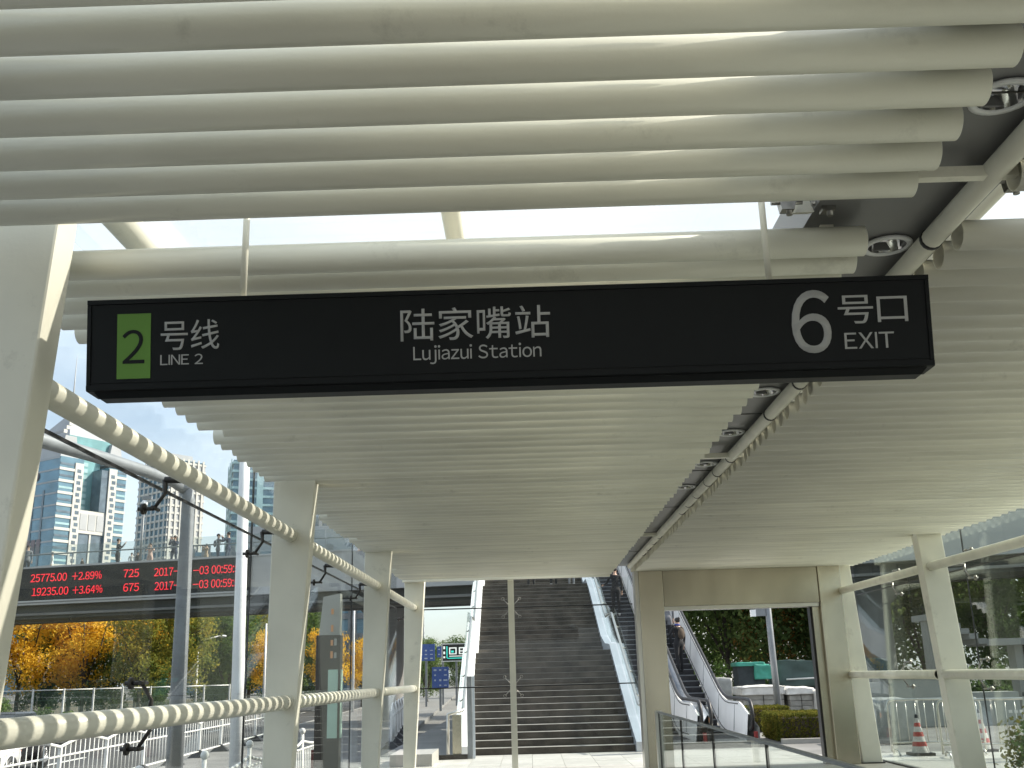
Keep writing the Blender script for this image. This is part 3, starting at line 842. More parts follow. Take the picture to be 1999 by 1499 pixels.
# ================================================================== ESCALATORS
def escalator(name, xc, label, W2):
    e = thing(name, label, 'escalator', (xc, 25.9, 0), 'escalators beside the stairs', local=True, rz=R(0.5))
    SL = 0.41
    y0, y1 = 2.4, 18.5                # start and end of the incline
    def zs(v):
        if v < y0 - 0.7: return 0.0
        if v < y0 + 0.7:
            t = v - (y0 - 0.7)
            return SL * t * t / 2.8
        return SL * (v - y0)
    smesh = MB().box(-W2, W2, 0, 0.42, -0.25, 0.0).mesh('escalator_step', M['escstep'])
    lip = MB().box(-W2, W2, -0.004, 0.03, -0.02, 0.003).mesh('step_edge', M['galv'])
    k = 0
    v = 0.2
    while v < y1:
        o = link('escalator_step', smesh, e, (0, v, zs(v + 0.2) + 0.02))
        link('step_edge', lip, o)
        v += 0.40
    MB().box(-W2 - 0.1, W2 + 0.1, -1.0, 0.2, 0.002, 0.02).build('landing_plate', M['steel'], e)
    # balustrade of pale steel panels under a black rubber handrail
    vs = [-0.55 + 0.25 * i for i in range(int((y1 + 0.55) / 0.25) + 1)]
    for sx in (-1, 1):
        for n0 in range(0, len(vs) - 1, 8):
            seg = vs[n0:n0 + 9]
            a = [(sx * (W2 + 0.02), v, zs(v) + (0.02 if v > 0 else 0.002)) for v in seg]
            b = [(sx * (W2 + 0.10), v, zs(v) + (0.86 if v > 0.35 else 0.60 + 0.26 * max(0, (v + 0.55) / 0.9))) for v in seg]
            c = [(sx * (W2 + 0.14), v, zs(v) + (0.85 if v > 0.35 else 0.59 + 0.26 * max(0, (v + 0.55) / 0.9))) for v in seg]
            d = [(sx * (W2 + 0.34), v, max(0.001, zs(v) - 0.25)) for v in seg]
            f = [(sx * (W2 + 0.34), v, zs(v) + 0.30) for v in seg]
            n = len(seg)
            mb = MB()
            rows = [a, b, c, f, d]
            vv = [p for r_ in rows for p in r_]
            fs = []
            for ri in range(4):
                for i in range(n - 1):
                    q = (ri * n + i, ri * n + i + 1, (ri + 1) * n + i + 1, (ri + 1) * n + i)
                    fs.append(q if sx > 0 else q[::-1])
            mb.add(vv, fs)
            mb.build('balustrade_panel', M['bluesteel'] if sx < 0 else M['white'], e)
        pts = []
        cx, cz, rr = -0.62, 0.60, 0.33
        for i in range(7):
            t = -PI / 2 - PI * 0.92 * i / 6
            pts.append((sx * (W2 + 0.12), cx + rr * math.cos(t), cz + rr * math.sin(t)))
        pts += [(sx * (W2 + 0.12), v, zs(v) + 0.93) for v in [-0.3 + 0.3 * i for i in range(int((y1 + 0.3) / 0.3))]]
        MB().tube(pts, 0.042, 8).build('handrail', M['rubber'], e)
        mb = MB()
        for yy2 in (-0.62,):
            mb.tube([(sx * (W2 + 0.11), yy2, cz), (sx * (W2 + 0.13), yy2, cz)], 0.30, 20)
        mb.build('newel_panel', M['balglass'], e)
        for hx, hz in ((0.03, 0.12), (0.098, 0.80), (0.30, 0.40)):
            MB().tube([(sx * (W2 + hx), v, zs(v) + hz) for v in [0.5 + 0.4 * i for i in range(int((y1 - 0.5) / 0.4))]], 0.014, 6).build('trim_line', M['rubber'], e)
        for kk in range(8):
            v = 0.9 + 2.0 * kk
            MB().hexa([(sx * (W2 + 0.016), v, zs(v) + 0.16), (sx * (W2 + 0.03), v, zs(v) + 0.16), (sx * (W2 + 0.03), v + 0.012, zs(v) + 0.16), (sx * (W2 + 0.016), v + 0.012, zs(v) + 0.16),
                       (sx * (W2 + 0.085), v, zs(v) + 0.78), (sx * (W2 + 0.1), v, zs(v) + 0.78), (sx * (W2 + 0.1), v + 0.012, zs(v) + 0.78), (sx * (W2 + 0.085), v + 0.012, zs(v) + 0.78)]).build('panel_joint', M['galv'], e)
    MB().box(-W2 - 0.16, -W2 - 0.08, -0.90, -0.84, 0.45, 0.55).build('warning_label', M['orange'], e)
    MB().box(W2 + 0.16, W2 + 0.24, -0.80, -0.72, 0.02, 0.22).build('stop_button', M['conered'], e)
    return e, zs
esc1, zs1 = escalator('escalator', 3.30, 'escalator between the granite stairs and the steel portal post', 0.50)
esc2, zs2 = escalator('escalator', 4.62, 'escalator framed in the steel portal, carrying the woman in the blue scarf', 0.36)

# glass balustrade along the seam line inside the canopy
bal = thing('glass_balustrade', 'clear glass balustrade with a dark top rail in the lower right foreground', 'balustrade', (1.85, 9, 0))
for a, b in ((3.6, 6.1), (6.12, 8.6), (8.62, 11.1), (11.12, 13.4), (13.42, 15.6)):
    MB().box(1.842, 1.858, a, b, 0.05, 1.03).build('glass_pane', M['balglass'], bal)
    MB().box(1.838, 1.862, b - 0.001, b + 0.019, 0.05, 1.03).build('glass_joint', M['rubber'], bal)
MB().box(1.83, 1.87, 3.6, 15.62, 1.031, 1.052).build('top_rail', M['galv'], bal)
MB().box(1.80, 1.90, 3.6, 15.62, 0.0, 0.05).build('base_channel', M['steel'], bal)
MB().box(1.80, 1.90, 15.622, 15.72, 0.0, 1.06).build('end_post', M['steel'], bal)
# ================================================================== BRIDGE
SITE = at_bridge
bridge = thing('footbridge', 'curved pedestrian bridge with grey fascia and glass parapet beyond the stairs', 'bridge', (0, 46, 0))
BP = [(-44, 53.2), (-34, 51.5), (-27, 50.0), (-20, 48.55), (-13.6, 47.2), (-8, 46.0), (-2, 44.9), (5, 43.3), (12, 41.0), (19, 38.0), (26, 34.0), (32, 29.5)]
def bpt(i):
    p = Vector((BP[i][0], BP[i][1], 0))
    a = Vector((*BP[max(i - 1, 0)], 0)); b = Vector((*BP[min(i + 1, len(BP) - 1)], 0))
    t = (b - a).normalized()
    n = Vector((-t.y, t.x, 0))            # away from the camera
    return p, n
def sweep(name, prof, m, i0, i1, parent=bridge):
    mb = MB(); k = len(prof); vs = []
    for i in range(i0, i1 + 1):
        p, n = bpt(i)
        vs += [p + n * d + Vector((0, 0, z)) for d, z in prof]
    fs = []
    for i in range(i1 - i0):
        for j in range(k):
            fs.append((i * k + j, (i + 1) * k + j, (i + 1) * k + (j + 1) % k, i * k + (j + 1) % k))
    fs.append(tuple(range(k))); fs.append(tuple(range((i1 - i0) * k + k - 1, (i1 - i0) * k - 1, -1)))
    mb.add(vs, fs)
    o = mb.build(name, m, parent)
    bm = bmesh.new(); bm.from_mesh(o.data); bmesh.ops.recalc_face_normals(bm, faces=bm.faces[:]); bm.to_mesh(o.data); bm.free()
    return o
NB = len(BP) - 1
sweep('deck', [(0.12, 7.0), (5.2, 7.0), (5.2, 7.5), (0.12, 7.5)], M['concrete'], 0, NB)
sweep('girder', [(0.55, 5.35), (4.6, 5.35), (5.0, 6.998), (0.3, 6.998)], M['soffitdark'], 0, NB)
for i in range(NB):
    sweep('fascia_panel', [(0.0, 6.1), (0.115, 6.1), (0.115, 7.86), (0.0, 7.86)], M['fascia'], i, i + 1)
sweep('coping', [(-0.06, 7.862), (0.2, 7.862), (0.2, 7.95), (-0.06, 7.95)], M['fascia'], 0, NB)
sweep('lower_ledge', [(-0.10, 6.0), (0.35, 6.0), (0.35, 6.098), (-0.10, 6.098)], M['fascia'], 0, NB)
sweep('girder_flange', [(0.30, 5.50), (0.54, 5.50), (0.54, 5.62), (0.30, 5.62)], M['concrete'], 0, NB)
def along(d, z, step, i0=0, i1=None):
    out = []
    for i in range(i0, (i1 or NB)):
        a, na = bpt(i); b, nb = bpt(i + 1)
        n = max(1, int((b - a).length / step))
        for k in range(n):
            t = k / n
            q = a.lerp(b, t) + na.lerp(nb, t) * d
            out.append(Vector((q.x, q.y, z)))
    return out
line = along(0.45, 5.14, 3.0)
MB().tube(line, 0.035, 6).build('service_pipe', M['darkmetal'], bridge)
for p in line:
    MB().box(p.x - 0.015, p.x + 0.015, p.y - 0.015, p.y + 0.015, 5.14, 5.36).build('pipe_hanger', M['darkmetal'], bridge)
for d in (0.10,):
    pts = along(d, 7.95, 1.6)
    for a, b in zip(pts[:-1], pts[1:]):
        mb = MB(); t = (b - a) * 0.012
        mb.hexa([a + t, b - t, b - t + Vector((0, 0.015, 0)), a + t + Vector((0, 0.015, 0))] + [q + Vector((0, 0, 1.05)) for q in (a + t, b - t, b - t + Vector((0, 0.015, 0)), a + t + Vector((0, 0.015, 0)))])
        mb.build('parapet_glass', M['balglass'], bridge)
    MB().tube([p + Vector((0, 0.12, 0.64)) for p in pts], 0.035, 6).build('parapet_rail', M['galv'], bridge)
    for p in pts[::2]:
        MB().box(p.x - 0.02, p.x + 0.02, p.y + 0.05, p.y + 0.11, 7.95, 8.62).build('parapet_post', M['galv'], bridge)
# bridge columns
for (x, y) in ((-30, 54), (-7.0, 49), (15, 42.6)):
    MB().lathe([(0.7, STREET - 0.15), (0.7, 4.4), (1.6, 5.36)], 18, (x, y, 0)).build('pier', M['concrete'], bridge)
# stock ticker mounted on the fascia
tk = thing('ticker_screen', 'black LED ticker screen with red figures on the bridge fascia', 'screen', (-21, 48.6, 6.1))
sweep('screen_panel', [(-0.10, 6.22), (-0.004, 6.22), (-0.004, 7.84), (-0.10, 7.84)], M['led'], 1, 4, tk)
sweep('screen_frame', [(-0.16, 6.13), (-0.11, 6.13), (-0.11, 6.215), (-0.16, 6.215)], M['fascia'], 1, 4, tk)
def bridge_y(x):
    for (a, b) in zip(BP[:-1], BP[1:]):
        if a[0] <= x <= b[0]:
            return a[1] + (b[1] - a[1]) * (x - a[0]) / (b[0] - a[0])
for body, x0, x1, z0, z1 in (('25775.00', -25.6, -23.55, 7.15, 7.55), ('+2.89%', -23.25, -21.6, 7.15, 7.55), ('725', -20.4, -19.55, 7.15, 7.55), ('2017-', -18.72, -17.35, 7.13, 7.53), ('-03 00:59:5', -16.62, -14.2, 7.11, 7.51),
                             ('19235.00', -25.45, -23.4, 6.45, 6.85), ('+3.64%', -23.15, -21.5, 6.45, 6.85), ('675', -20.35, -19.5, 6.45, 6.85), ('2017-', -18.65, -17.3, 6.44, 6.84), ('-03 00:59:5', -16.6, -14.2, 6.43, 6.83)):
    for ch, a0, a1, c0, c1 in setline(body, x0, x1, z0, z1):
        text(ch, (a0, a1, c0, c1), M['ledred'], tk, name='digit', thick=0.012, fit=lambda c: Vector((c.x, bridge_y(c.x) - 0.118 + c.y, c.z)))

# ================================================================== PEOPLE
def person(label, loc, rz, h=1.7, arms='down', top='navy', legs='jeans', shoe='shoe', coat=0.0, hair='short', stride=0.0, bag=None, group='people on the bridge and stairs', sit=False, scarf=None, lean=0.0):
    """facing +Y before rotation; body grown from a jointed skeleton"""
    s = h / 1.72
    J = {}
    def j(n, x, y, z, r, r2=None): J[n] = (Vector((x, y, z)), r, r2 or r)
    lz = 0.0
    j('pelvis', 0, 0, 0.96, 0.125, 0.10)
    j('waist', 0, lean * 0.3, 1.10, 0.118, 0.095)
    j('chest', 0, lean * 0.8, 1.31, 0.145, 0.105)
    j('neckb', 0, lean, 1.43, 0.075, 0.065)
    j('neck', 0, lean, 1.49, 0.05, 0.05)
    j('head', 0, lean + 0.015, 1.585, 0.078, 0.09)
    j('crown', 0, lean + 0.01, 1.675, 0.06, 0.075)
    for sd, sx in (('L', -1), ('R', 1)):
        st = stride * sx
        j('sh' + sd, sx * 0.175, lean, 1.40, 0.062)
        if arms == 'phone':
            j('el' + sd, sx * 0.25, 0.14 + lean, 1.22, 0.046); j('wr' + sd, sx * 0.07, 0.32 + lean, 1.47, 0.03); j('ha' + sd, sx * 0.04, 0.35 + lean, 1.53, 0.03, 0.018)
        elif arms == 'rail' and sd == 'L':
            j('el' + sd, sx * 0.27, 0.10, 1.17, 0.045); j('wr' + sd, sx * 0.36, 0.33, 1.12, 0.03); j('ha' + sd, sx * 0.38, 0.41, 1.11, 0.03, 0.018)
        elif arms == 'pocket':
            j('el' + sd, sx * 0.27, -0.06, 1.13, 0.046); j('wr' + sd, sx * 0.22, 0.10, 0.98, 0.032); j('ha' + sd, sx * 0.17, 0.13, 0.93, 0.032, 0.02)
        elif arms == 'point':
            j('el' + sd, sx * 0.22, 0.2, 1.33, 0.045); j('wr' + sd, sx * 0.1, 0.44, 1.45, 0.03); j('ha' + sd, sx * 0.08, 0.52, 1.49, 0.03, 0.018)
        else:
            j('el' + sd, sx * 0.225, -0.03, 1.13, 0.046); j('wr' + sd, sx * 0.235, 0.04, 0.88, 0.032); j('ha' + sd, sx * 0.235, 0.065, 0.79, 0.032, 0.018)
        j('hip' + sd, sx * 0.085, 0, 0.90, 0.10)
        j('kn' + sd, sx * 0.095, 0.03 + st * 0.25, 0.50 + 0.02 * abs(st), 0.062)
        j('an' + sd, sx * 0.10, -0.02 + st * 0.45, 0.09, 0.042)
        j('he' + sd, sx * 0.10, 0.0 + st * 0.45, 0.04, 0.04)
        j('to' + sd, sx * 0.115, 0.15 + st * 0.45, 0.032, 0.036, 0.03)
    names = list(J); idx = {n: i for i, n in enumerate(names)}
    E_ = [('pelvis', 'waist'), ('waist', 'chest'), ('chest', 'neckb'), ('neckb', 'neck'), ('neck', 'head'), ('head', 'crown')]
    for sd in 'LR':
        E_ += [('chest', 'sh' + sd), ('sh' + sd, 'el' + sd), ('el' + sd, 'wr' + sd), ('wr' + sd, 'ha' + sd), ('pelvis', 'hip' + sd), ('hip' + sd, 'kn' + sd), ('kn' + sd, 'an' + sd), ('an' + sd, 'he' + sd), ('he' + sd, 'to' + sd)]
    me = bpy.data.meshes.new('skeleton')
    me.from_pydata([tuple(J[n][0]) for n in names], [(idx[a], idx[b]) for a, b in E_], [])
    ob = bpy.data.objects.new('skeleton_tmp', me); COL.objects.link(ob)
    md = ob.modifiers.new('skin', 'SKIN'); md.use_smooth_shade = True
    for i, n in enumerate(names):
        ob.data.skin_vertices[0].data[i].radius = (J[n][1], J[n][2])
    ob.data.skin_vertices[0].data[0].use_root = True
    ss = ob.modifiers.new('sub', 'SUBSURF'); ss.levels = 1; ss.render_levels = 1
    dg = bpy.context.evaluated_depsgraph_get()
    bodym = bpy.data.meshes.new_from_object(ob.evaluated_get(dg))
    bpy.data.objects.remove(ob)
    bm = bmesh.new(); bm.from_mesh(bodym)
    segs = [(J[a][0], J[b][0], b) for a, b in E_]
    def near(c):
        best, bn = 9, ''
        for a, b, n in segs:
            ab = b - a; t = max(0, min(1, (c - a).dot(ab) / ab.length_squared))
            d = (c - a - ab * t).length
            if d < best: best, bn = d, n
        return bn
    hem = 0.95 - coat
    for v in bm.verts:                     # an open coat hangs clear of the hips
        if coat and hem < v.co.z < 1.0:
            if near(v.co)[:2] in ('hi', 'pe', 'kn', 'wa'):
                v.co.x *= 1.14; v.co.y = v.co.y * 1.25
    for f in bm.faces:
        c = f.calc_center_median(); n = near(c)
        if n in ('head', 'crown', 'neck') or n[:2] == 'ha': k = 0
        elif n[:2] in ('he', 'to'): k = 3
        elif n[:2] in ('hi', 'kn', 'an'): k = 1 if c.z > hem else 2
        else: k = 1
        if n == 'pelvis' or (n == 'waist' and c.z < 0.98): k = 1 if c.z > hem else 2
        f.material_index = k
    bm.to_mesh(bodym); bm.free()
    mb = MB()
    mb.v = [tuple(v.co) for v in bodym.vertices]
    mb.f = [tuple(p.vertices) for p in bodym.polygons]
    mb.m = [p.material_index for p in bodym.polygons]
    mb.sm = [True] * len(mb.f)
    bpy.data.meshes.remove(bodym)
    hd = J['head'][0]
    mb.mi = 0
    mb.ell(hd + Vector((0, 0.085, 0.0)), (0.013, 0.02, 0.022), 8, 5)              # nose
    for sx in (-1, 1):
        mb.ell(hd + Vector((sx * 0.078, -0.005, 0.005)), (0.012, 0.022, 0.032), 8, 5)   # ears
    for sd, sx in (('L', -1), ('R', 1)):                                            # fingers and thumb
        a = J['ha' + sd][0]; d = (a - J['wr' + sd][0]).normalized(); sdv = Vector((1, 0, 0)) if abs(d.x) < 0.8 else Vector((0, 1, 0))
        sdv = (sdv - d * sdv.dot(d)).normalized(); cu = d.cross(sdv)
        for q, ln in ((-0.024, 0.07), (-0.008, 0.08), (0.008, 0.075), (0.024, 0.06)):
            p0 = a + sdv * q
            mb.tube([p0, p0 + d * ln * 0.5 + cu * 0.006, p0 + d * ln * 0.9 + cu * 0.03], [0.009, 0.0085, 0.006], 6)
        mb.tube([a - d * 0.03 - sdv * sx * 0.028, a + d * 0.0 - sdv * sx * 0.05, a + d * 0.03 - sdv * sx * 0.052], [0.011, 0.01, 0.007], 6)
    mb.mi = 4
    for sx in (-1, 1): mb.ell(hd + Vector((sx * 0.031, 0.083, 0.022)), (0.011, 0.008, 0.006), 8, 4)  # eyes
    mb.ell(hd + Vector((0, 0.082, -0.042)), (0.022, 0.008, 0.005), 8, 4)          # mouth
    root = thing('person', label, 'person', loc, group, local=True, rz=rz)
    root.scale = (s, s, s)
    mb.build('body', [M['skin'], M[top], M[legs], M[shoe], M['hair']], root)
    hb = MB()
    c = hd + Vector((0, -0.016, 0.05))
    hb.ell(c, (0.09, 0.1, 0.088), 12, 8)
    if hair == 'long': hb.ell(hd + Vector((0, -0.065, -0.06)), (0.085, 0.05, 0.15), 10, 8)
    if hair == 'bun': hb.ell(hd + Vector((0.0, -0.10, 0.10)), (0.045, 0.045, 0.045), 10, 6)
    hb.build('hair', M['hair'], root)
    if bag:
        b = MB(); b.ell((0, -0.165 + lean, 1.2), (0.125, 0.075, 0.18), 12, 8); bo = b.build('backpack', M[bag], root)
        b = MB()
        for sx in (-1, 1): b.tube([(sx * 0.09, -0.13, 1.36), (sx * 0.115, 0.02, 1.475), (sx * 0.115, 0.125, 1.35), (sx * 0.12, 0.06, 1.12)], 0.014, 6)
        b.build('strap', M[bag], bo)
    if scarf:
        b = MB(); b.lathe([(0.06, 0.0), (0.092, 0.02), (0.088, 0.06), (0.06, 0.075)], 14, (0, 0.01, 1.445)); b.build('scarf', M[scarf], root)
    return root

DECK = 7.5
def onbridge(x, back=1.0): return (x, bridge_y(x) + back, DECK)
person('man in a long dark coat on the bridge, left of the lamp mast', onbridge(-21.1, .55), R(-60), 1.74, 'phone', 'black', 'navy', coat=0.42)
person('person with long dark hair and raised arms on the bridge behind the near grey pole', onbridge(-17.95, .55), R(170), 1.72, 'phone', 'navy', 'jeans', coat=0.12, hair='long', stride=0.25)
person('person in grey jacket facing the other, left of the pair on the bridge', onbridge(-15.6, .6), R(-80), 1.68, 'point', 'greycloth', 'navy', coat=0.1, bag='greycloth')
person('person in navy jacket raising a camera, right of the pair on the bridge', onbridge(-15.05, .6), R(80), 1.74, 'phone', 'navy', 'jeans', coat=0.14)
person('person in pale pink coat at the foot of the lamp mast on the bridge', onbridge(-19.3, .6), R(190), 1.42, 'phone', 'pink', 'beige', coat=0.4, hair='long')
person('dark-haired person at the far left of the bridge beside the cream column', onbridge(-26.3, .6), R(200), 1.68, 'down', 'greycloth', 'black', coat=0.1)
person('person in a white jacket standing on the bridge at far left', onbridge(-25.0, .9), R(120), 1.28, 'down', 'whitecloth', 'whitecloth', coat=0.2)
person('small person in a light top on the bridge, right beside the long-coated man', onbridge(-20.45, .9), R(200), 1.02, 'down', 'whitecloth', 'greycloth')
person('small long-haired person in black on the bridge, between coated man and mast', onbridge(-20.1, .9), R(160), 1.04, 'down', 'black', 'black', hair='long')
person('child in a beige coat on the bridge left of the pair', onbridge(-16.25, .7), R(150), 1.22, 'phone', 'beige', 'brown', coat=0.3)
person('person crouching low in brown behind the parapet, left of the man in the long coat', onbridge(-23.2, .8), R(150), 0.86, 'down', 'brown', 'black')
person('person in pale clothing on the bridge right of the second grey pole', onbridge(-13.9, .8), R(150), 1.1, 'down', 'greycloth', 'greycloth')

SITE = at_canopy
def onstair(x, v):
    """a point on the stairs in the stairs' own frame"""
    c, s_ = math.cos(R(0.8)), math.sin(R(0.8))
    z = [b + RISE for (a, b, dp) in pr if a <= v][-1]
    return (0.43 + x * c - v * s_, 23.05 + x * s_ + v * c, z)
person('person in black on the stair landing, left of the three seen below the ceiling edge', onstair(-0.10, 13.2), R(0), 1.7, 'down', 'black', 'black', stride=0.3)
person('person in dark trousers and white shoes on the landing, middle of the three', onstair(0.68, 13.15), R(5), 1.7, 'down', 'greycloth', 'black', 'whiteshoe', stride=0.2)
person('person in grey leggings and white shoes on the stair landing, right of the three', onstair(1.3, 13.15), R(-10), 1.6, 'down', 'navy', 'greycloth', 'whiteshoe', stride=-0.25)
def onesc(xc, x, v, zs):
    c, s_ = math.cos(R(0.5)), math.sin(R(0.5))
    return (xc + x * c - v * s_, 25.9 + x * s_ + v * c, zs(v + 0.05) + 0.022)
person('woman in black with a bright blue scarf and backpack riding the escalator', onesc(4.62, -0.05, 6.1, zs2), R(30), 1.62, 'rail', 'black', 'black', 'shoe', coat=0.12, hair='bun', bag='brown', scarf='blue', stride=0.1)
person('person in dark clothes ahead of the woman with the blue scarf', onesc(4.62, -0.1, 8.1, zs2), R(0), 1.72, 'down', 'greycloth', 'black', coat=0.3)
person('person in dark clothes and white shoes high on the escalator beside the stairs', onesc(3.30, -0.1, 10.9, zs1), R(5), 1.7, 'rail', 'black', 'black', 'whiteshoe', coat=0.2)

SITE = at_bridge
# lamp mast with cameras on the bridge
lm = thing('camera_mast', 'slim grey mast with two cameras standing on the bridge', 'mast', (-19.72, bridge_y(-19.72) + 0.35, DECK))
x, y = -19.72, bridge_y(-19.72) + 0.35
MB().tube([(x, y, DECK), (x, y, 10.85)], [0.07, 0.05], 8).build('pole', M['galv'], lm)
MB().lathe([(0.03, 10.8), (0.16, 10.86), (0.17, 10.98), (0.09, 11.1), (0.02, 11.1)], 12, (x, y, 0)).build('camera', M['white'], lm)
MB().box(x - 0.14, x + 0.38, y - 0.08, y + 0.08, 11.14, 11.3).build('camera', M['galv'], lm)

SITE = at_street
# ================================================================== LEFT: poles, fences, totem, cars
p1 = thing('gantry_pole', 'grey round steel pole with a long curved arm, left of the other pole', 'pole', (-6.4, 18, STREET))
MB().tube([(-6.36, 18, STREET), (-6.38, 18, 2.5), (-6.4, 18, 5.0), (-6.42, 17.9, 5.2)], [0.155, 0.135, 0.12, 0.115], 16).build('pole', M['galv'], p1)
MB().tube([(-6.42, 18.02, 5.16), (-6.55, 17.5, 5.27), (-6.75, 16.5, 5.29), (-6.99, 15.5, 5.29), (-7.3, 14.0, 5.26), (-7.9, 11.5, 5.2)], [0.10, 0.10, 0.105, 0.11, 0.115, 0.12], 14).build('arm', M['galv'], p1)
MB().tube([(-6.36, 18, STREET), (-6.36, 18, STREET + 0.05)], 0.27, 16).build('base_plate', M['galv'], p1)
p2 = thing('lamp_post', 'pale grey street lamp pole nearest the canopy, right of the pole with the arm', 'lamp post', (-5.3, 18, STREET))
MB().tube([(-5.27, 18, STREET), (-5.33, 18, 2.5), (-5.41, 18, 9.0)], [0.13, 0.11, 0.085], 16).build('pole', M['white'], p2)
MB().tube([(-5.41, 18, 8.9), (-6.0, 18, 9.5), (-7.0, 18, 9.7)], [0.06, 0.05, 0.045], 10).build('arm', M['white'], p2)
MB().ell((-7.3, 18, 9.7), (0.4, 0.15, 0.08), 12, 6).build('lamp_head', M['galv'], p2)
MB().tube([(-5.27, 18, STREET), (-5.27, 18, STREET + 0.04)], 0.24, 16).build('base_plate', M['galv'], p2)

SITE = at_canopy
road_fence = thing('road_fence', 'white railing with arched panels along the near kerb of the road', 'fence', (-9.0, 28, STREET))
FB = Vector(base_of(road_fence))
def fence_panels(root, y0, n, step, hV, hA, xf, z0, nb=13, r=0.009):
    FBr = Vector(base_of(root))
    bars = {}
    def harc(t): return hV + (hA - hV) * math.sin(PI * t)
    for i in range(n + 1):
        y = y0 + i * step
        MB().box(xf(y) - 0.03, xf(y) + 0.03, y - 0.03, y + 0.03, z0, z0 + hV + 0.02).build('post', M['fencewhite'], root)
        mb = MB()
        mb.hexa([(xf(y) - 0.28, y - 0.12, z0), (xf(y) + 0.28, y - 0.12, z0), (xf(y) + 0.28, y + 0.12, z0), (xf(y) - 0.28, y + 0.12, z0), (xf(y) - 0.04, y - 0.04, z0 + 0.2), (xf(y) + 0.04, y - 0.04, z0 + 0.2), (xf(y) + 0.04, y + 0.04, z0 + 0.2), (xf(y) - 0.04, y + 0.04, z0 + 0.2)])
        mb.build('foot', M['rubber'], root)
        if i == n: break
        pts = []
        for k in range(13):
            t = k / 12
            yy = y + t * step
            pts.append((xf(yy), yy, z0 + harc(t)))
        MB().tube(pts, 0.028, 8).build('arch_rail', M['fencewhite'], root)
        for zz in (0.16, hV - 0.16):
            MB().tube([(xf(y), y + 0.03, z0 + zz), (xf(y + step), y + step - 0.03, z0 + zz)], 0.02, 6).build('rail', M['fencewhite'], root)
        for k in range(1, nb):
            t = k / nb
            yy = y + t * step
            key = min(k, nb - k)
            if key not in bars:
                bars[key] = MB().tube([(0, 0, 0.14), (0, 0, harc(t))], r, 6).mesh('bar', M['fencewhite'])
            link('bar', bars[key], root, Vector((xf(yy), yy, z0)) - FBr)
fence_panels(road_fence, 14.7, 12, 2.45, 0.88, 1.0, lambda y: fx(y), STREET, nb=10)

low_fence = thing('low_fence', 'low white railing with ball-topped posts beside the glass wall', 'fence', (-4.2, 18, STREET))
LB = Vector(base_of(low_fence))
lp = [11.6, 13.9, 16.1, 18.0, 19.8, 22.8]
barm = MB().tube([(0, 0, 0.1), (0, 0, 0.72)], 0.009, 6).mesh('bar', M['fencewhite'])
for i, y in enumerate(lp):
    mb = MB(); mb.tube([(-4.2, y, STREET), (-4.2, y, STREET + 0.98)], 0.03, 10); mb.build('post', M['fencewhite'], low_fence)
    MB().ell((-4.2, y, STREET + 1.03), (0.055, 0.055, 0.06), 12, 8).build('ball_finial', M['fencewhite'], low_fence)
    if i < len(lp) - 1:
        y2 = lp[i + 1]; L = y2 - y
        pts = [(-4.2, y + L * k / 12, STREET + 0.86 - 0.1 * math.sin(PI * k / 12)) for k in range(13)]
        MB().tube(pts, 0.024, 8).build('curved_rail', M['fencewhite'], low_fence)
        for zz in (0.1, 0.72):
            MB().tube([(-4.2, y, STREET + zz), (-4.2, y2, STREET + zz)], 0.018, 6).build('rail', M['fencewhite'], low_fence)
        n = int(L / 0.14)
        for k in range(1, n): link('bar', barm, low_fence, Vector((-4.2, y + L * k / n, STREET)) - LB)

SITE = at_street
tot = thing('totem_sign', 'tall dark bronze totem sign with a pale green map panel outside the left glass', 'totem sign', (-3.35, 16.2, STREET))
bevel(MB().box(-3.52, -3.12, 16.1, 16.34, STREET, 2.33).build('body', M['totem'], tot), 0.01)
MB().hexa([(-3.48, 16.12, 2.331), (-3.14, 16.12, 2.331), (-3.14, 16.32, 2.331), (-3.48, 16.32, 2.331), (-3.42, 16.12, 2.95), (-3.14, 16.12, 3.0), (-3.14, 16.32, 3.0), (-3.42, 16.32, 2.95)]).build('crown', M['totemgrey'], tot)
MB().box(-3.31, -3.15, 16.09, 16.099, 0.72, 1.78).build('map_panel', M['totemgreen'], tot)
MB().box(-3.115, -3.108, 16.13, 16.31, 0.72, 1.78).build('map_panel', M['totemgreen'], tot)
for k, z in enumerate((2.72, 2.44, 2.22, 2.02)):
    for q in range(2):
        MB().box(-3.28 + 0.06 * q, -3.24 + 0.06 * q, 16.094, 16.099, z - 0.06, z + 0.03 + 0.02 * ((k + q) % 2)).build('lettering', M['orange'] if q == 0 else M['totemgrey'], tot)
MB().box(-3.56, -3.50, 16.12, 16.32, STREET, 0.55).build('side_fin', mat('totem_red', (0.16, 0.03, 0.025), 0.5), tot)

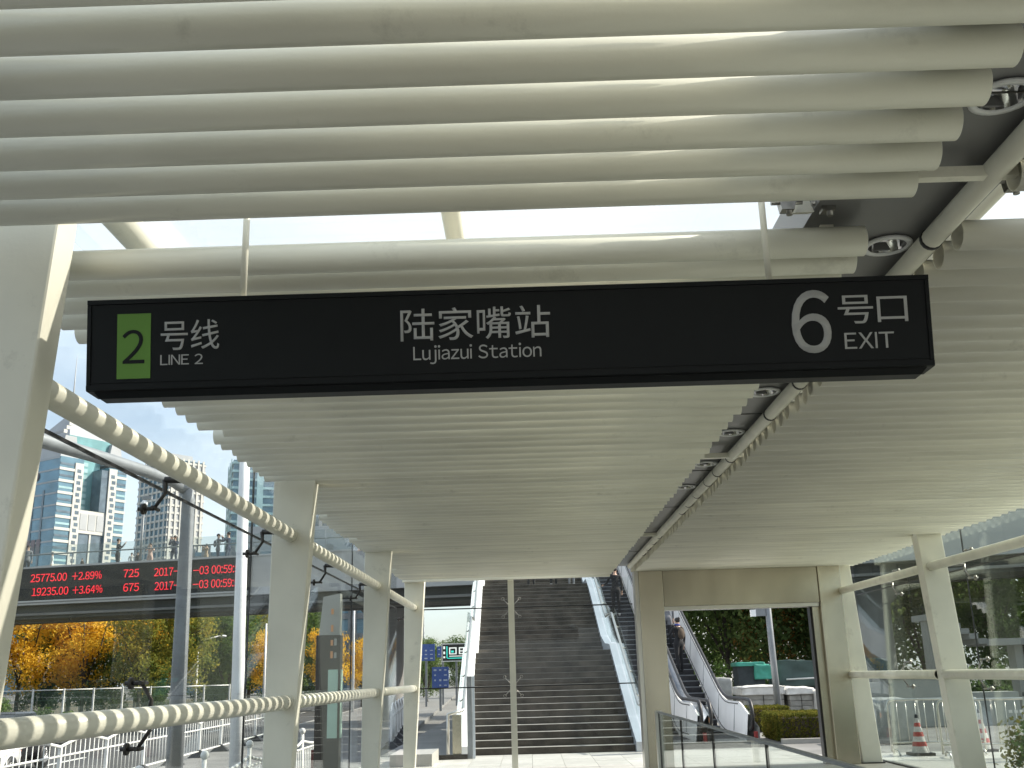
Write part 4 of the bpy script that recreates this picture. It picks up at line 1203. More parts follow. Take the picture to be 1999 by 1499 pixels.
def car(name, label, loc, rz, paint):
    """a small saloon built around its own centre, nose towards +Y"""
    r = thing(name, label, 'car', loc, None, local=True, rz=rz)
    secs = [(-2.2, .62, .45, .80), (-2.1, .80, .32, .92), (-1.5, .86, .25, 1.0), (-0.9, .88, .22, 1.02), (0.7, .88, .22, 1.0), (1.3, .87, .24, .93), (2.0, .80, .30, .78), (2.25, .62, .40, .66)]
    mb = MB(); vs = []
    for (y, w, z0, z1) in secs:
        zm = (z0 + z1) / 2
        vs += [(-w * .9, y, z0), (-w, y, zm), (-w * .93, y, z1 - 0.05), (-w * .8, y, z1), (w * .8, y, z1), (w * .93, y, z1 - 0.05), (w, y, zm), (w * .9, y, z0)]
    n = 8; fs = []
    for i in range(len(secs) - 1):
        for k in range(n): fs.append((i * n + k, i * n + (k + 1) % n, (i + 1) * n + (k + 1) % n, (i + 1) * n + k))
    fs += [tuple(range(n)), tuple(reversed(range(len(vs) - n, len(vs))))]
    mb.add(vs, fs, True)
    o = mb.build('body', paint, r)
    bm = bmesh.new(); bm.from_mesh(o.data); bmesh.ops.recalc_face_normals(bm, faces=bm.faces[:]); bm.to_mesh(o.data); bm.free()
    mb = MB()
    mb.hexa([(-.80, -1.75, .98), (.80, -1.75, .98), (.80, 1.15, .96), (-.80, 1.15, .96), (-.62, -1.1, 1.42), (.62, -1.1, 1.42), (.62, .25, 1.44), (-.62, .25, 1.44)])
    g = mb.build('cabin', M['carglass'], r)
    MB().hexa([(-.63, -1.12, 1.421), (.63, -1.12, 1.421), (.63, .27, 1.441), (-.63, .27, 1.441), (-.58, -1.0, 1.47), (.58, -1.0, 1.47), (.58, .15, 1.49), (-.58, .15, 1.49)]).build('roof', paint, r)
    for sx in (-1, 1):
        for (y, hh) in ((1.35, 1), (-1.35, 0)):
            w = MB().lathe([(.20, -.1), (.31, -.11), (.33, -.06), (.33, .06), (.31, .11), (.20, .1)], 24, (sx * .80, y, .33), axis='x').build('wheel', M['rubber'], r)
            mb = MB(); mb.lathe([(.205, .02), (.21, .09), (.19, .085), (.18, .03), (.01, .03)], 24, (sx * .80, y, .33), axis='x') if sx > 0 else mb.lathe([(.205, -.02), (.21, -.09), (.19, -.085), (.18, -.03), (.01, -.03)], 24, (sx * .80, y, .33), axis='x')
            for q in range(10):
                t = q * PI / 5
                mb.tube([(sx * .87, y + .04 * math.cos(t), .33 + .04 * math.sin(t)), (sx * .88, y + .20 * math.cos(t), .33 + .20 * math.sin(t))], .013, 5)
            mb.build('rim', M['alloy'], w)
        MB().ell((sx * .62, 2.12, .62), (.14, .10, .07), 10, 6).build('headlight', M['chrome'], r)
        MB().ell((sx * .66, -2.12, .72), (.13, .07, .07), 10, 6).build('tail_light', M['conered'], r)
        MB().ell((sx * .95, .75, 1.0), (.09, .06, .06), 8, 5).build('mirror', paint, r)
    return r
car('parked_car', 'white car at the bottom left behind the arched railing', (-12.0, 20.6, STREET - 0.14), R(185), M['carwhite'])
car('parked_car', 'dark car with bright alloy wheels next to the white car', (-13.9, 26.0, STREET - 0.14), R(184), M['carblack'])
car('distant_car', 'white car far down the road behind the second pole', (-20.3, 66, STREET - 0.14), R(5), M['carwhite'])

# far side of the road: green mesh fence
sf = thing('site_fence', 'long green mesh fence with white posts below the golden trees', 'fence', (-27, 50, STREET))
SB = Vector(base_of(sf))
fa, fb = Vector((-34, 45, STREET)), Vector((-17.2, 58, STREET))
nP = 14
for i in range(nP + 1):
    p = fa.lerp(fb, i / nP)
    MB().box(p.x - 0.04, p.x + 0.04, p.y - 0.04, p.y + 0.04, STREET, STREET + 1.9).build('post', M['fencewhite'], sf)
    if i < nP:
        q = fa.lerp(fb, (i + 1) / nP); d = Vector((0, 0.02, 0)); t = (q - p).normalized() * 0.045
        a, b = p + t, q - t
        MB().tube([a + Vector((0, 0, 1.84)), b + Vector((0, 0, 1.84))], 0.03, 6).build('rail', M['fencewhite'], sf)
        mb = MB()
        for k in range(22):                          # vertical wires of the mesh
            w = a.lerp(b, (k + .5) / 22)
            mb.box(w.x - 0.008, w.x + 0.008, w.y - 0.008, w.y + 0.008, STREET + 0.2, STREET + 1.8)
        for k in range(5):
            zz = STREET + 0.25 + k * 0.36
            mb.hexa([a + Vector((0, 0, zz - STREET)), b + Vector((0, 0, zz - STREET)), b + d + Vector((0, 0, zz - STREET)), a + d + Vector((0, 0, zz - STREET))] + [v + Vector((0, 0, zz - STREET + 0.02)) for v in (a, b, b + d, a + d)])
        mb.build('mesh_panel', M['greenmesh'], sf)

# street lamps of the far road
def street_lamp(x, y, h, arm, label, m='white'):
    t = thing('street_lamp', label, 'street lamp', (x, y, STREET), 'distant street lamps along the road')
    MB().tube([(x, y, STREET), (x, y, h)], [0.09, 0.055], 8).build('pole', M[m], t)
    if arm:
        MB().tube([(x, y, h), (x + arm * .3, y, h + .55), (x + arm, y, h + .75)], 0.045, 6).build('arm', M[m], t)
        MB().ell((x + arm * 1.12, y, h + .73), (abs(arm) * .2, .14, .08), 10, 5).build('lamp_head', M['white'], t)
    return t
street_lamp(-31.6, 70, 7.2, 0, 'thin white pole rising through the golden trees at left')
street_lamp(-27.8, 70, 5.6, 0, 'white pole with a plain top in front of the green trees')
street_lamp(-26.1, 71, 4.0, 0, 'short pale pole left of the grey gantry pole')
street_lamp(-20.2, 60, 3.7, 1.3, 'curved street lamp just right of the grey gantry pole')
street_lamp(-19.6, 66, 3.3, 1.1, 'second curved street lamp, lower and farther right')
street_lamp(-19.4, 74, 3.6, 1.0, 'third curved street lamp between the two grey poles')
street_lamp(-15.6, 58, 5.0, 0, 'tall pale pole right of the second grey pole')
street_lamp(-11.2, 62, 8.0, 1.5, 'street lamp seen between the second and third cream columns')

# road signs beyond the stairs
def board(name, label, x0, x1, z0, z1, y, m, post=True, rows=None, led=False):
    t = thing(name, label, 'road sign', ((x0 + x1) / 2, y, STREET))
    MB().box(x0, x1, y, y + 0.08, z0, z1).build('board', M[m], t)
    xm = (x0 + x1) / 2
    MB().box(xm - 0.07, xm + 0.07, y + 0.081, y + 0.2, STREET, z1).build('post', M['galv'], t)
    w, h = x1 - x0, z1 - z0
    if led:
        for a, b, c, d in ((0, 1, 0, .05), (0, 1, .95, 1), (0, .03, .05, .95), (.97, 1, .05, .95)):
            MB().box(x0 + a * w, x0 + b * w, y - 0.03, y - 0.002, z0 + c * h, z0 + d * h).build('frame', M['fencewhite'], t)
        for a, b, c, d, mm in ((.17, .20, .2, .85, 'led_teal'), (.20, .95, .17, .21, 'led_teal'), (.26, .52, .72, .78, 'led_white'), (.26, .30, .4, .72, 'led_white'), (.48, .52, .4, .72, 'led_white'), (.30, .48, .4, .45, 'led_white'),
                               (.60, .64, .4, .78, 'led_white'), (.64, .90, .72, .78, 'led_white'), (.64, .90, .55, .60, 'led_white'), (.64, .90, .4, .45, 'led_white'), (.26, .9, .28, .32, 'led_white'), (.33, .42, .5, .6, 'led_teal'), (.06, .12, .7, .85, 'led_white'), (.06, .12, .42, .56, 'led_white'), (.06, .12, .2, .3, 'led_white')):
            MB().box(x0 + a * w, x0 + b * w, y - 0.012, y - 0.002, z0 + c * h, z0 + d * h).build('symbol', M[mm], t)
    else:
        random.seed(int(abs(x0) * 10))
        for r_ in range(rows):
            for c_ in range(3):
                zc = z1 - h * (r_ + .6) / (rows + .2); xc = x0 + w * (c_ + .6) / 3.2
                if random.random() < .7:
                    a_ = random.uniform(.04, .12); b_ = random.uniform(.02, .045)
                    MB().box(xc - w * a_, xc + w * a_, y - 0.008, y - 0.001, zc - h * b_, zc + h * b_).build('lettering', M['boardwhite'], t)
board('road_sign', 'blue road sign with white writing behind the fourth column', -8.2, -6.95, 2.8, 3.95, 70, 'blueboard', rows=4)
board('road_sign', 'smaller blue sign between the tall blue sign and the traffic map', -7.2, -6.35, 3.1, 3.9, 74, 'blueboard', rows=2)
board('road_sign', 'blue direction sign standing low beyond the arched railing', -6.15, -5.15, 1.0, 2.25, 60, 'blueboard', rows=4)
board('traffic_map_sign', 'dark electronic traffic map sign with white and teal lines', -6.5, -4.45, 2.7, 3.95, 70, 'led', led=True)
far_f = thing('road_fence', 'white arched railing seen between the fourth column and the stairs', 'fence', (-5.2, 38, STREET))
fence_panels(far_f, 28.0, 6, 2.6, 1.0, 1.22, lambda y: -4.3 - 0.09 * (y - 30), STREET, nb=9)

# ================================================================== TOWERS
def tower_frame(c, a):
    ex = Vector((math.cos(a), math.sin(a), 0)); ey = Vector((-math.sin(a), math.cos(a), 0))
    def L(u, v, z): return Vector(c) + ex * u + ey * v + Vector((0, 0, z))
    return L
def lbox(mb, L, u0, u1, v0, v1, z0, z1):
    mb.hexa([L(u0, v0, z0), L(u1, v0, z0), L(u1, v1, z0), L(u0, v1, z0), L(u0, v0, z1), L(u1, v0, z1), L(u1, v1, z1), L(u0, v1, z1)])
    return mb
def lpart(name, m, root, L, *a):
    return lbox(MB(), L, *a).build(name, m, root)

t1c = (-197.4, 400, 0)
T1 = thing('bank_tower', 'blue glass tower with white banded wings and a pointed top at far left', 'tower', t1c)
L = tower_frame(t1c, R(59)); W1, W2, H1 = 34, 34, 98
lpart('left_wing', M['blueglass'], T1, L, 0, 11.5, 0, W2, 0, H1)
lpart('right_wing', M['blueglass'], T1, L, 24.5, W1, 0, W2, 0, H1 - 1.5)
lpart('recessed_core', M['tealglass'], T1, L, 11.5, 24.5, 6.5, W2, 0, H1 + 5)
lpart('link_block', M['towerwhite'], T1, L, 11.52, 24.48, 0.3, 6.45, 66, 76)
for k in range(3): lpart('grey_panel', M['towergrey'], T1, L, 12.1 + k * 4.2, 15.6 + k * 4.2, 0.12, 0.3, 67.5, 74.5)
lpart('dark_atrium', M['darkwin'], T1, L, 11.52, 24.48, 0.9, 6.45, 0, 65.9)
lpart('atrium_mullion', M['towerwhite'], T1, L, 17.6, 18.4, 0.5, 0.9, 0, 65.9)
for z in (26, 46): lpart('atrium_transom', M['towerwhite'], T1, L, 11.55, 24.4, 0.45, 0.89, z, z + 1.2)
nF = 18
for k in range(nF):
    z = 4.5 + k * 5.15
    for u0, u1 in ((-0.25, 7.2), (28.8, W1 + 0.25)):
        lpart('spandrel_band', M['towerwhite'], T1, L, u0, u1, -0.35, -0.02, z, z + 1.15)
        lpart('window_band', M['tealwin'] if k % 3 == 0 else M['darkwin'], T1, L, u0 + .4, u1 - .4, -0.15, -0.01, z + 2.4, z + 3.3)
for u0 in (7.25, 24.6):
    lpart('white_pier', M['towerwhite'], T1, L, u0, u0 + 4.1, -0.5, -0.02, 0, H1 - 2)
    for k in range(36):
        z = 4 + k * 2.58
        if z > H1 - 5: break
        lpart('window', M['darkwin'], T1, L, u0 + 1.0 + 0.5 * (k % 2), u0 + 2.9 + 0.5 * (k % 2), -0.58, -0.51, z, z + 1.55)
lpart('core_fin', M['darkwin'], T1, L, 21.0, 24.45, 0.1, 6.4, 76.1, H1 - 3)
for k in range(8):
    lpart('core_window', M['tealwin'], T1, L, 14.2, 18.2, 6.3, 6.49, 77 + k * 2.8, 78.8 + k * 2.8)
for k in range(19):
    lpart('floor_line', M['towergrey'], T1, L, -0.12, -0.02, 0.5, W2 - 0.5, 4.5 + k * 5.15, 5.2 + k * 5.15)
for v in (9, 16, 24): lpart('shadow_gap', M['darkwin'], T1, L, -0.2, -0.13, v, v + 1.3, 8, H1 - 14)
for k in range(5): lpart('mauve_window', M['mauve'], T1, L, -0.26, -0.21, 8.5 + k * 3.6, 11.2 + k * 3.6, 56, 63)
mb = MB()
for u in range(16):
    t = u * PI / 8
    mb.ell(L(-0.2, 15.5 + 1.5 * math.cos(t), 90.5 + 1.5 * math.sin(t)), (0.4, 0.6, 0.4), 6, 4)
mb.build('roundel', M['mauve'], T1)
lpart('setback', M['tealglass'], T1, L, 6, 28, 4, 30, H1 + 5, H1 + 11)
for u0, u1 in ((1, 10), (25, 33)):
    mb = MB()
    p = [(u0, 2), (u1, 2), (u1, 32), (u0, 32)]
    mb.hexa([L(*q, H1) for q in p] + [L(q[0] + (1.8 if q[0] == u0 else -1.8), q[1], H1 + 10) for q in p])
    mb.build('shoulder', M['towergrey'], T1)
mb = MB(); b_ = [L(6, 4, H1 + 11), L(28, 4, H1 + 11), L(28, 30, H1 + 11), L(6, 30, H1 + 11)]; apex = L(15, 17, H1 + 25)
mb.add(b_ + [apex], [(0, 1, 4), (1, 2, 4), (2, 3, 4), (3, 0, 4), (3, 2, 1, 0)]); mb.build('pointed_roof', M['towergrey'], T1)
mb = MB(); mb.tube([L(15, 17, H1 + 24), L(15, 17, H1 + 52)], [0.5, 0.12], 6); mb.build('spire', M['towergrey'], T1)
sg = lbox(MB(), L, 4, 4.6, 6, 14, H1 + 12, H1 + 13).build('roof_frame', M['towergrey'], T1)
for k in range(6):
    lbox(MB(), L, 2.5 + k * 1.2, 4.2 + k * 1.2, 3.2, 3.6, H1 + 11.2 + k * 1.9, H1 + 12.8 + k * 1.9).build('roof_character', M['towerwhite'], sg)

def slab_tower(name, label, c, a, w, d, h, body, fin, nfl, nv, m2=None):
    t = thing(name, label, 'tower', c)
    L = tower_frame(c, a)
    lpart('body', body, t, L, 0, w, 0, d, 0, h)
    if m2: lpart('front_facade', m2, t, L, 0.0, w, -0.3, -0.01, 0, h - 1)
    for k in range(nfl):
        z = h * (k + .5) / nfl
        lpart('floor_band', fin, t, L, -0.25, w + .25, -0.75, -0.31, z, z + h / nfl * .28)
        lpart('floor_band', fin, t, L, -0.55, -0.01, 0.2, d, z, z + h / nfl * .28)
    for k in range(nv):
        u = w * (k + .3) / nv
        lpart('mullion', fin, t, L, u, u + w / nv * .35, -1.1, -0.76, 0, h + 1)
        v = d * (k + .3) / nv
        lpart('mullion', fin, t, L, -0.9, -0.56, v, v + d / nv * .2, 0, h + 1)
    lpart('roof_plant', M['towergrey'], t, L, w * .2, w * .8, d * .2, d * .8, h, h + 5)
    return t
slab_tower('office_tower', 'pale office tower with vertical stripes behind the near grey pole', (-222.5, 590, 0), R(52), 26, 34, 140, M['blueglass'], M['towerwhite'], 30, 7, M['towergrey'])
slab_tower('office_tower', 'blue glass tower with curved balconies behind the pale pole', (-140, 452, 0), R(20), 26, 30, 106, M['blueglass'], M['tealwin'], 26, 3)
slab_tower('office_tower', 'dark blue glass tower seen past the second column', (-69.5, 300, 0), R(12), 30, 30, 74, M['blueglass'], M['towergrey'], 6, 10, M['darkwin'])
slab_tower('office_tower', 'pale distant block left of the fourth column', (-90, 620, 0), R(5), 22, 22, 62, M['towergrey'], M['towerwhite'], 14, 6)
mall = slab_tower('glass_mall', 'steel-framed glass mall block under the bridge beyond the trees', (-58, 168, 0), R(8), 34, 20, 24, M['blueglass'], M['galv'], 7, 8)
for k in range(8):
    Lm = tower_frame((-58, 168, 0), R(8))
    for sgn in (0, 1):
        u0, u1 = 34 * k / 8, 34 * (k + 1) / 8
        MB().tube([Lm(u0 if sgn else u1, -1.3, 3), Lm(u1 if sgn else u0, -1.3, 20)], 0.22, 5).build('brace', M['galv'], mall)

# ================================================================== TREES
def leaf_cloud(mb, centres, per, size, spread, seed):
    rnd = random.Random(seed)
    for c, r in centres:
        for _ in range(per):
            while True:
                d = Vector((rnd.uniform(-1, 1), rnd.uniform(-1, 1), rnd.uniform(-1, 1)))
                if d.length < 1: break
            p = c + d * r * spread
            n = Vector((rnd.gauss(0, 1), rnd.gauss(0, 1), rnd.gauss(0, 1) + .4)).normalized()
            a = n.orthogonal().normalized(); b = n.cross(a)
            t = rnd.uniform(0, 6.28); a, b = a * math.cos(t) + b * math.sin(t), b * math.cos(t) - a * math.sin(t)
            s = size * rnd.uniform(.6, 1.3)
            k = len(mb.v)
            mb.v += [tuple(p - a * s), tuple(p + b * s * .6), tuple(p + a * s), tuple(p - b * s * .6)]
            mb.f.append((k, k + 1, k + 2, k + 3)); mb.m.append(0); mb.sm.append(False)
def make_tree(kind, seed, h, cw, fork, leaf, nclump, per, size, ushape=1.0, cr=(.75, 1.25)):
    rnd = random.Random(seed)
    tr = MB()
    tr.tube([(0, 0, 0), (0.03, 0.02, fork * .5), (0, 0, fork)], [.13, .10, .085], 8)
    tips = []
    for k in range(6):
        a = k * 1.047 + rnd.uniform(-.3, .3)
        e = Vector((math.cos(a), math.sin(a), 0)) * cw * rnd.uniform(.35, .75)
        top = Vector((e.x, e.y, h * rnd.uniform(.72, .98)))
        b0 = Vector((0, 0, fork * rnd.uniform(.85, 1.0)))
        mid = b0.lerp(top, .5) + Vector((rnd.uniform(-.2, .2), rnd.uniform(-.2, .2), -.1 * ushape))
        tr.tube([b0, mid, top], [.07, .045, .015], 6)
        tips += [mid, top]
        for q in range(3):
            s = b0.lerp(top, rnd.uniform(.35, .85)); e2 = s + Vector((rnd.uniform(-1, 1), rnd.uniform(-1, 1), rnd.uniform(.1, .9))) * cw * .45
            tr.tube([s, e2], [.03, .008], 5); tips.append(e2)
    cl = []
    for k in range(nclump):
        if k < len(tips): c = tips[k]
        else:
            u = rnd.uniform(0, 1); a = rnd.uniform(0, 6.28); z = fork * .85 + (h - fork * .85) * u
            rad = cw * math.sin(PI * min(1, (.12 + .83 * u))) ** .6 * rnd.uniform(.35, 1.0)
            c = Vector((math.cos(a) * rad, math.sin(a) * rad, z))
        cl.append((c, rnd.uniform(*cr)))
    lf = MB(); leaf_cloud(lf, cl, per, size, cw * .27, seed + 9)
    return tr.mesh('trunk', M['bark']), lf.mesh('crown', M[leaf])
kinds = {
    'ginkgo': [make_tree('g', s, 7.2, 2.3, 2.3, 'ginkgo', 75, 110, .085) for s in (1, 2)],
    'turning': [make_tree('t', s, 7.0, 2.4, 2.2, 'ginkgo2', 70, 110, .085) for s in (3, 4)],
    'green': [make_tree('e', s, 6.5, 2.3, 1.2, 'green', 85, 130, .09) for s in (5, 6)],
    'deep': [make_tree('d', s, 9.5, 3.6, 2.2, 'green2', 100, 120, .12) for s in (7, 8)],
    'mixed': [make_tree('m', 11, 7.5, 3.0, 2.0, 'mixed', 60, 90, .10)],
}
CNT = {}
def tree(kind, x, y, label, sc=1.0, z=STREET, group=None, name=None):
    i = CNT.get(kind, 0); CNT[kind] = i + 1
    tm, lm_ = kinds[kind][i % len(kinds[kind])]
    t = thing(name or {'ginkgo': 'ginkgo_tree', 'turning': 'autumn_tree', 'green': 'evergreen_tree', 'deep': 'camphor_tree', 'mixed': 'maple_tree'}[kind], label, 'tree', (x, y, z), group, local=True, rz=i * 1.9 + x)
    t.scale = (sc, sc, sc)
    link('trunk', tm, t); link('crown', lm_, t)
    return t
G1 = 'trees across the road'
tree('ginkgo', -29.3, 57, 'golden ginkgo at the far left edge beside the cream column', 1.0, group=G1)
tree('ginkgo', -26.3, 58.5, 'large golden ginkgo with a dark forked trunk, second from the left', 1.05, group=G1)
tree('ginkgo', -24.0, 62, 'golden ginkgo whose crown rises left of the white pole', 1.05, group=G1)
tree('turning', -22.4, 57, 'half-bare yellowing tree with a pale forked trunk', .92, group=G1)
tree('turning', -20.6, 58.5, 'thin yellow-brown tree with bare rising limbs left of the gantry pole', .98, group=G1)
tree('green', -27.9, 63, 'dark green tree behind the leftmost golden ginkgo', .98, group=G1)
tree('green', -25.2, 66, 'dark evergreen between the golden trees', .9, group=G1)
tree('green', -21.6, 67, 'dense green tree behind the half-bare yellow tree', 1.0, group=G1)
tree('green', -19.6, 64, 'rounded green tree just left of the grey gantry pole', .98, group=G1)
tree('green', -18.0, 70, 'green tree right of the grey gantry pole', .9, group=G1)
tree('turning', -21.9, 74, 'olive tree with an orange top behind the green ones', 1.12, group=G1)
tree('ginkgo', -16.4, 63, 'small orange ginkgo between the two grey poles', .72, group=G1)
tree('green', -15.6, 72, 'low green tree behind the pale pole', .7, group=G1)
tree('ginkgo', -14.0, 68, 'small golden ginkgo right of the pale pole', .72, group=G1)
tree('ginkgo', -12.7, 74, 'golden tree beside the totem sign', .66, group=G1)
tree('ginkgo', -10.4, 76, 'golden tree seen between the second and third columns', .66, group=G1)
tree('green', -9.0, 84, 'dark green tree low behind the third column', .75, group=G1)
tree('deep', -7.6, 98, 'dark broad tree under the blue road sign', .58, group=G1)
tree('deep', -4.0, 98, 'dark broad tree under the traffic map sign', .56, group=G1)
tree('deep', -11.5, 104, 'dark tree far down the road left of the fourth column', .6, group=G1)
for x, y, sc, lb in ((-31.8, 66, 1.35, 'tall green tree at the back, farthest left'), (-26.8, 72, 1.5, 'tall green tree rising behind the second ginkgo'), (-23.4, 76, 1.5, 'tall green tree behind the white pole'),
                     (-19.0, 78, 1.45, 'tall olive-green tree behind the gantry pole'), (-29.8, 61, .8, 'low dark green bush-like tree under the leftmost ginkgo'), (-24.9, 59.5, .72, 'low dark evergreen between two golden trunks'), (-23.2, 61, .7, 'low dark evergreen right of the white pole')):
    tree('green', x, y, lb, sc, group=G1)
tree('ginkgo', -28.0, 60.5, 'broad golden ginkgo filling the gap between the first two', 1.15, group=G1)
tree('ginkgo', -24.9, 64.5, 'orange-gold ginkgo top seen just under the bridge', 1.2, group=G1)
tree('turning', -19.9, 70, 'bronze tree top under the bridge left of the gantry pole', 1.15, group=G1)
G2 = 'trees right of the escalators'
for x, y, sc, k, lb in ((8.6, 45, 1.0, 'deep', 'dark camphor tree directly right of the escalator'), (11.2, 47.5, .9, 'mixed', 'tree with russet leaves in the middle of the portal opening'),
                        (13.6, 46, 1.0, 'deep', 'dark forked camphor tree behind the slanting pole'), (15.8, 49, 1.05, 'deep', 'dark camphor tree at the right edge of the portal opening'),
                        (10.0, 55, 1.15, 'deep', 'tall camphor tree farther back between the first two'), (18.0, 47, 1.0, 'deep', 'dark tree behind the glass right of the portal'),
                        (20.5, 43, .95, 'green', 'green tree behind the right glass wall'), (13.0, 58, 1.2, 'deep', 'tall tree filling the back of the portal opening'),
                        (22.5, 50, 1.1, 'deep', 'dark tree behind the right cream column'), (26.5, 46, 1.0, 'deep', 'dark tree at the far right edge'), (17.2, 60, 1.25, 'deep', 'tall dark tree behind the right end of the portal'),
                        (6.6, 57, 1.1, 'deep', 'dark tree half hidden behind the escalator'), (25, 60, 1.3, 'deep', 'tallest dark tree at the back on the right')):
    tree(k, x, y, lb, sc, z=-0.001 if x < 15.5 and y < 48 else -0.46, group=G2)

def shrub(name, label, c, r, n, m, size, seed, cat='shrub', group=None, base=None):
    rnd = random.Random(seed); mb = MB(); cl = []
    for k in range(n):
        a = rnd.uniform(0, 6.28); q = rnd.uniform(0, 1) ** .5
        cl.append((Vector((c[0] + r[0] * q * math.cos(a), c[1] + r[1] * q * math.sin(a), c[2] + r[2] * rnd.uniform(.15, 1) * (1.05 - q * .35))), 1.0))
    leaf_cloud(mb, cl, 90, size, .28, seed)
    t = thing(name, label, cat, c, group)
    mb.build('foliage', M[m], t)
    st = MB()
    for k in range(7):
        a = k * .9
        st.tube([(c[0], c[1], c[2]), (c[0] + r[0] * .5 * math.cos(a), c[1] + r[1] * .5 * math.sin(a), c[2] + r[2] * .8)], [.02, .006], 5)
    st.build('stems', M['bark'], t)
    return t
shrub('shrub', 'dense green shrub at the left edge below the golden ginkgo', (-20.4, 36.5, STREET), (1.7, 1.2, 1.75), 60, 'green', .06, 3)
shrub('shrub', 'lower green shrub beside the one at the left edge', (-18.3, 38.5, STREET), (1.2, 1.0, 1.1), 40, 'green', .06, 4)
shrub('shrub', 'leafy planting behind the right glass in the bottom right corner', (6.62, 12.6, 0.0), (.36, 1.2, 1.0), 34, 'green', .045, 5)
shrub('shrub', 'loose shrub just behind the corner planting at right', (7.25, 14.2, 0.0), (.7, .7, .95), 26, 'hedge', .04, 6)
shrub('shrub', 'twiggy shrub beneath the trees beside the escalator', (7.4, 38.5, 0.0), (1.5, 1.0, 1.9), 40, 'green', .07, 8)
shrub('shrub', 'dark shrub at the foot of the trees right of the slanting pole', (11.8, 43.5, 0.0), (2.4, 1.0, 1.7), 60, 'hedge', .07, 9)
shrub('shrub', 'dark undergrowth behind the right glass under the bridge', (15.3, 33.5, -0.4), (3.0, 1.2, 2.0), 80, 'green2', .07, 10)
verge = MB(); rnd = random.Random(12)
for k in range(5200):
    y = rnd.uniform(38, 66); x = fx(y, -15.2 - rnd.uniform(0, 1) ** 1.6 * 8)
    s = rnd.uniform(.08, .22); a = rnd.uniform(0, 6.28)
    b = len(verge.v)
    verge.v += [(x - .05 * math.cos(a), y - .05 * math.sin(a), STREET), (x + .05 * math.cos(a), y + .05 * math.sin(a), STREET), (x + rnd.uniform(-.08, .08), y + rnd.uniform(-.08, .08), STREET + s)]
    verge.f.append((b, b + 1, b + 2)); verge.m.append(0); verge.sm.append(False)
tag(verge.build('ground_cover', M['ginkgo2']), 'low brownish ground cover and fallen leaves across the road', 'ground cover', kind='stuff')

def hedge(label, x0, x1, y0, y1, h, seed):
    rnd = random.Random(seed); mb = MB()
    t = thing('hedge', label, 'hedge', ((x0 + x1) / 2, (y0 + y1) / 2, 0), 'clipped hedges beside the escalator')
    n = int(((x1 - x0) * (y1 - y0) + 2 * h * (x1 - x0 + y1 - y0)) * 1500)
    for _ in range(n):
        f = rnd.random()
        ar = [(x1 - x0) * (y1 - y0), (x1 - x0) * h, (y1 - y0) * h, (y1 - y0) * h]
        q = rnd.uniform(0, sum(ar)); j_ = abs(rnd.gauss(0, .03))
        if q < ar[0]: p = Vector((rnd.uniform(x0, x1), rnd.uniform(y0, y1), h - j_ + rnd.uniform(0, .03)))
        elif q < ar[0] + ar[1]: p = Vector((rnd.uniform(x0, x1), y0 + j_, rnd.uniform(.03, h)))
        elif q < ar[0] + ar[1] + ar[2]: p = Vector((x0 + j_, rnd.uniform(y0, y1), rnd.uniform(.03, h)))
        else: p = Vector((x1 - j_, rnd.uniform(y0, y1), rnd.uniform(.03, h)))
        nn = Vector((rnd.gauss(0, 1), rnd.gauss(0, 1), rnd.gauss(0, 1) + .3)).normalized(); a = nn.orthogonal().normalized(); b = nn.cross(a); s = rnd.uniform(.018, .036)
        k = len(mb.v)
        mb.v += [tuple(p - a * s), tuple(p + b * s * .6), tuple(p + a * s), tuple(p - b * s * .6)]
        mb.f.append((k, k + 1, k + 2, k + 3)); mb.m.append(0); mb.sm.append(False)
    mb.build('foliage', M['hedge'], t)
    MB().box(x0 + .07, x1 - .07, y0 + .07, y1 - .07, 0.0, h - .09).build('branches', M['bark'], t)
hedge('clipped hedge with a sunlit top in front of the wrapped pallets', 5.35, 6.75, 22.6, 24.6, .60, 1)
hedge('second clipped hedge behind, partly hidden by the escalator', 5.45, 6.6, 26.6, 28.0, .62, 2)
hedge('shaded end of the hedge against the portal post', 6.78, 7.6, 23.3, 24.6, .60, 3)
MB_k = MB().box(5.3, 7.7, 22.35, 22.55, 0.0, 0.1)
single(MB_k, 'planter_kerb', M['stone'], 'pale stone kerb in front of the clipped hedge', 'kerb', (6.5, 22.45, 0))

# ================================================================== RIGHT: pallets, tarps, pole, barriers, cones
def lump(x0, x1, y0, y1, z0, z1, amp, seed, m, name, parent, sub=10, tuck=0.0):
    """a soft-edged wrapped block: subdivided box pushed about by noise"""
    from mathutils import noise
    bm = bmesh.new(); bmesh.ops.create_cube(bm, size=1.0)
    bmesh.ops.subdivide_edges(bm, edges=bm.edges[:], cuts=sub, use_grid_fill=True)
    B_ = Vector(base_of(parent))
    for v in bm.verts:
        c = v.co.copy()
        p = Vector((x0 + (c.x + .5) * (x1 - x0), y0 + (c.y + .5) * (y1 - y0), z0 + (c.z + .5) * (z1 - z0)))
        e = noise.noise_vector(p * 1.7 + Vector((seed, seed, 0))) * amp + noise.noise_vector(p * 5 + Vector((0, seed, seed))) * amp * .4
        if c.z < -.45: e.z = 0
        k = max(abs(c.x), abs(c.y)) * 2
        p.z -= tuck * max(0, k - .75) * (1 if c.z > .4 else 0)
        v.co = p + e - B_
    me = bpy.data.meshes.new(name); bm.to_mesh(me); bm.free()
    me.materials.append(m)
    for p in me.polygons: p.use_smooth = True
    return link(name, me, parent)
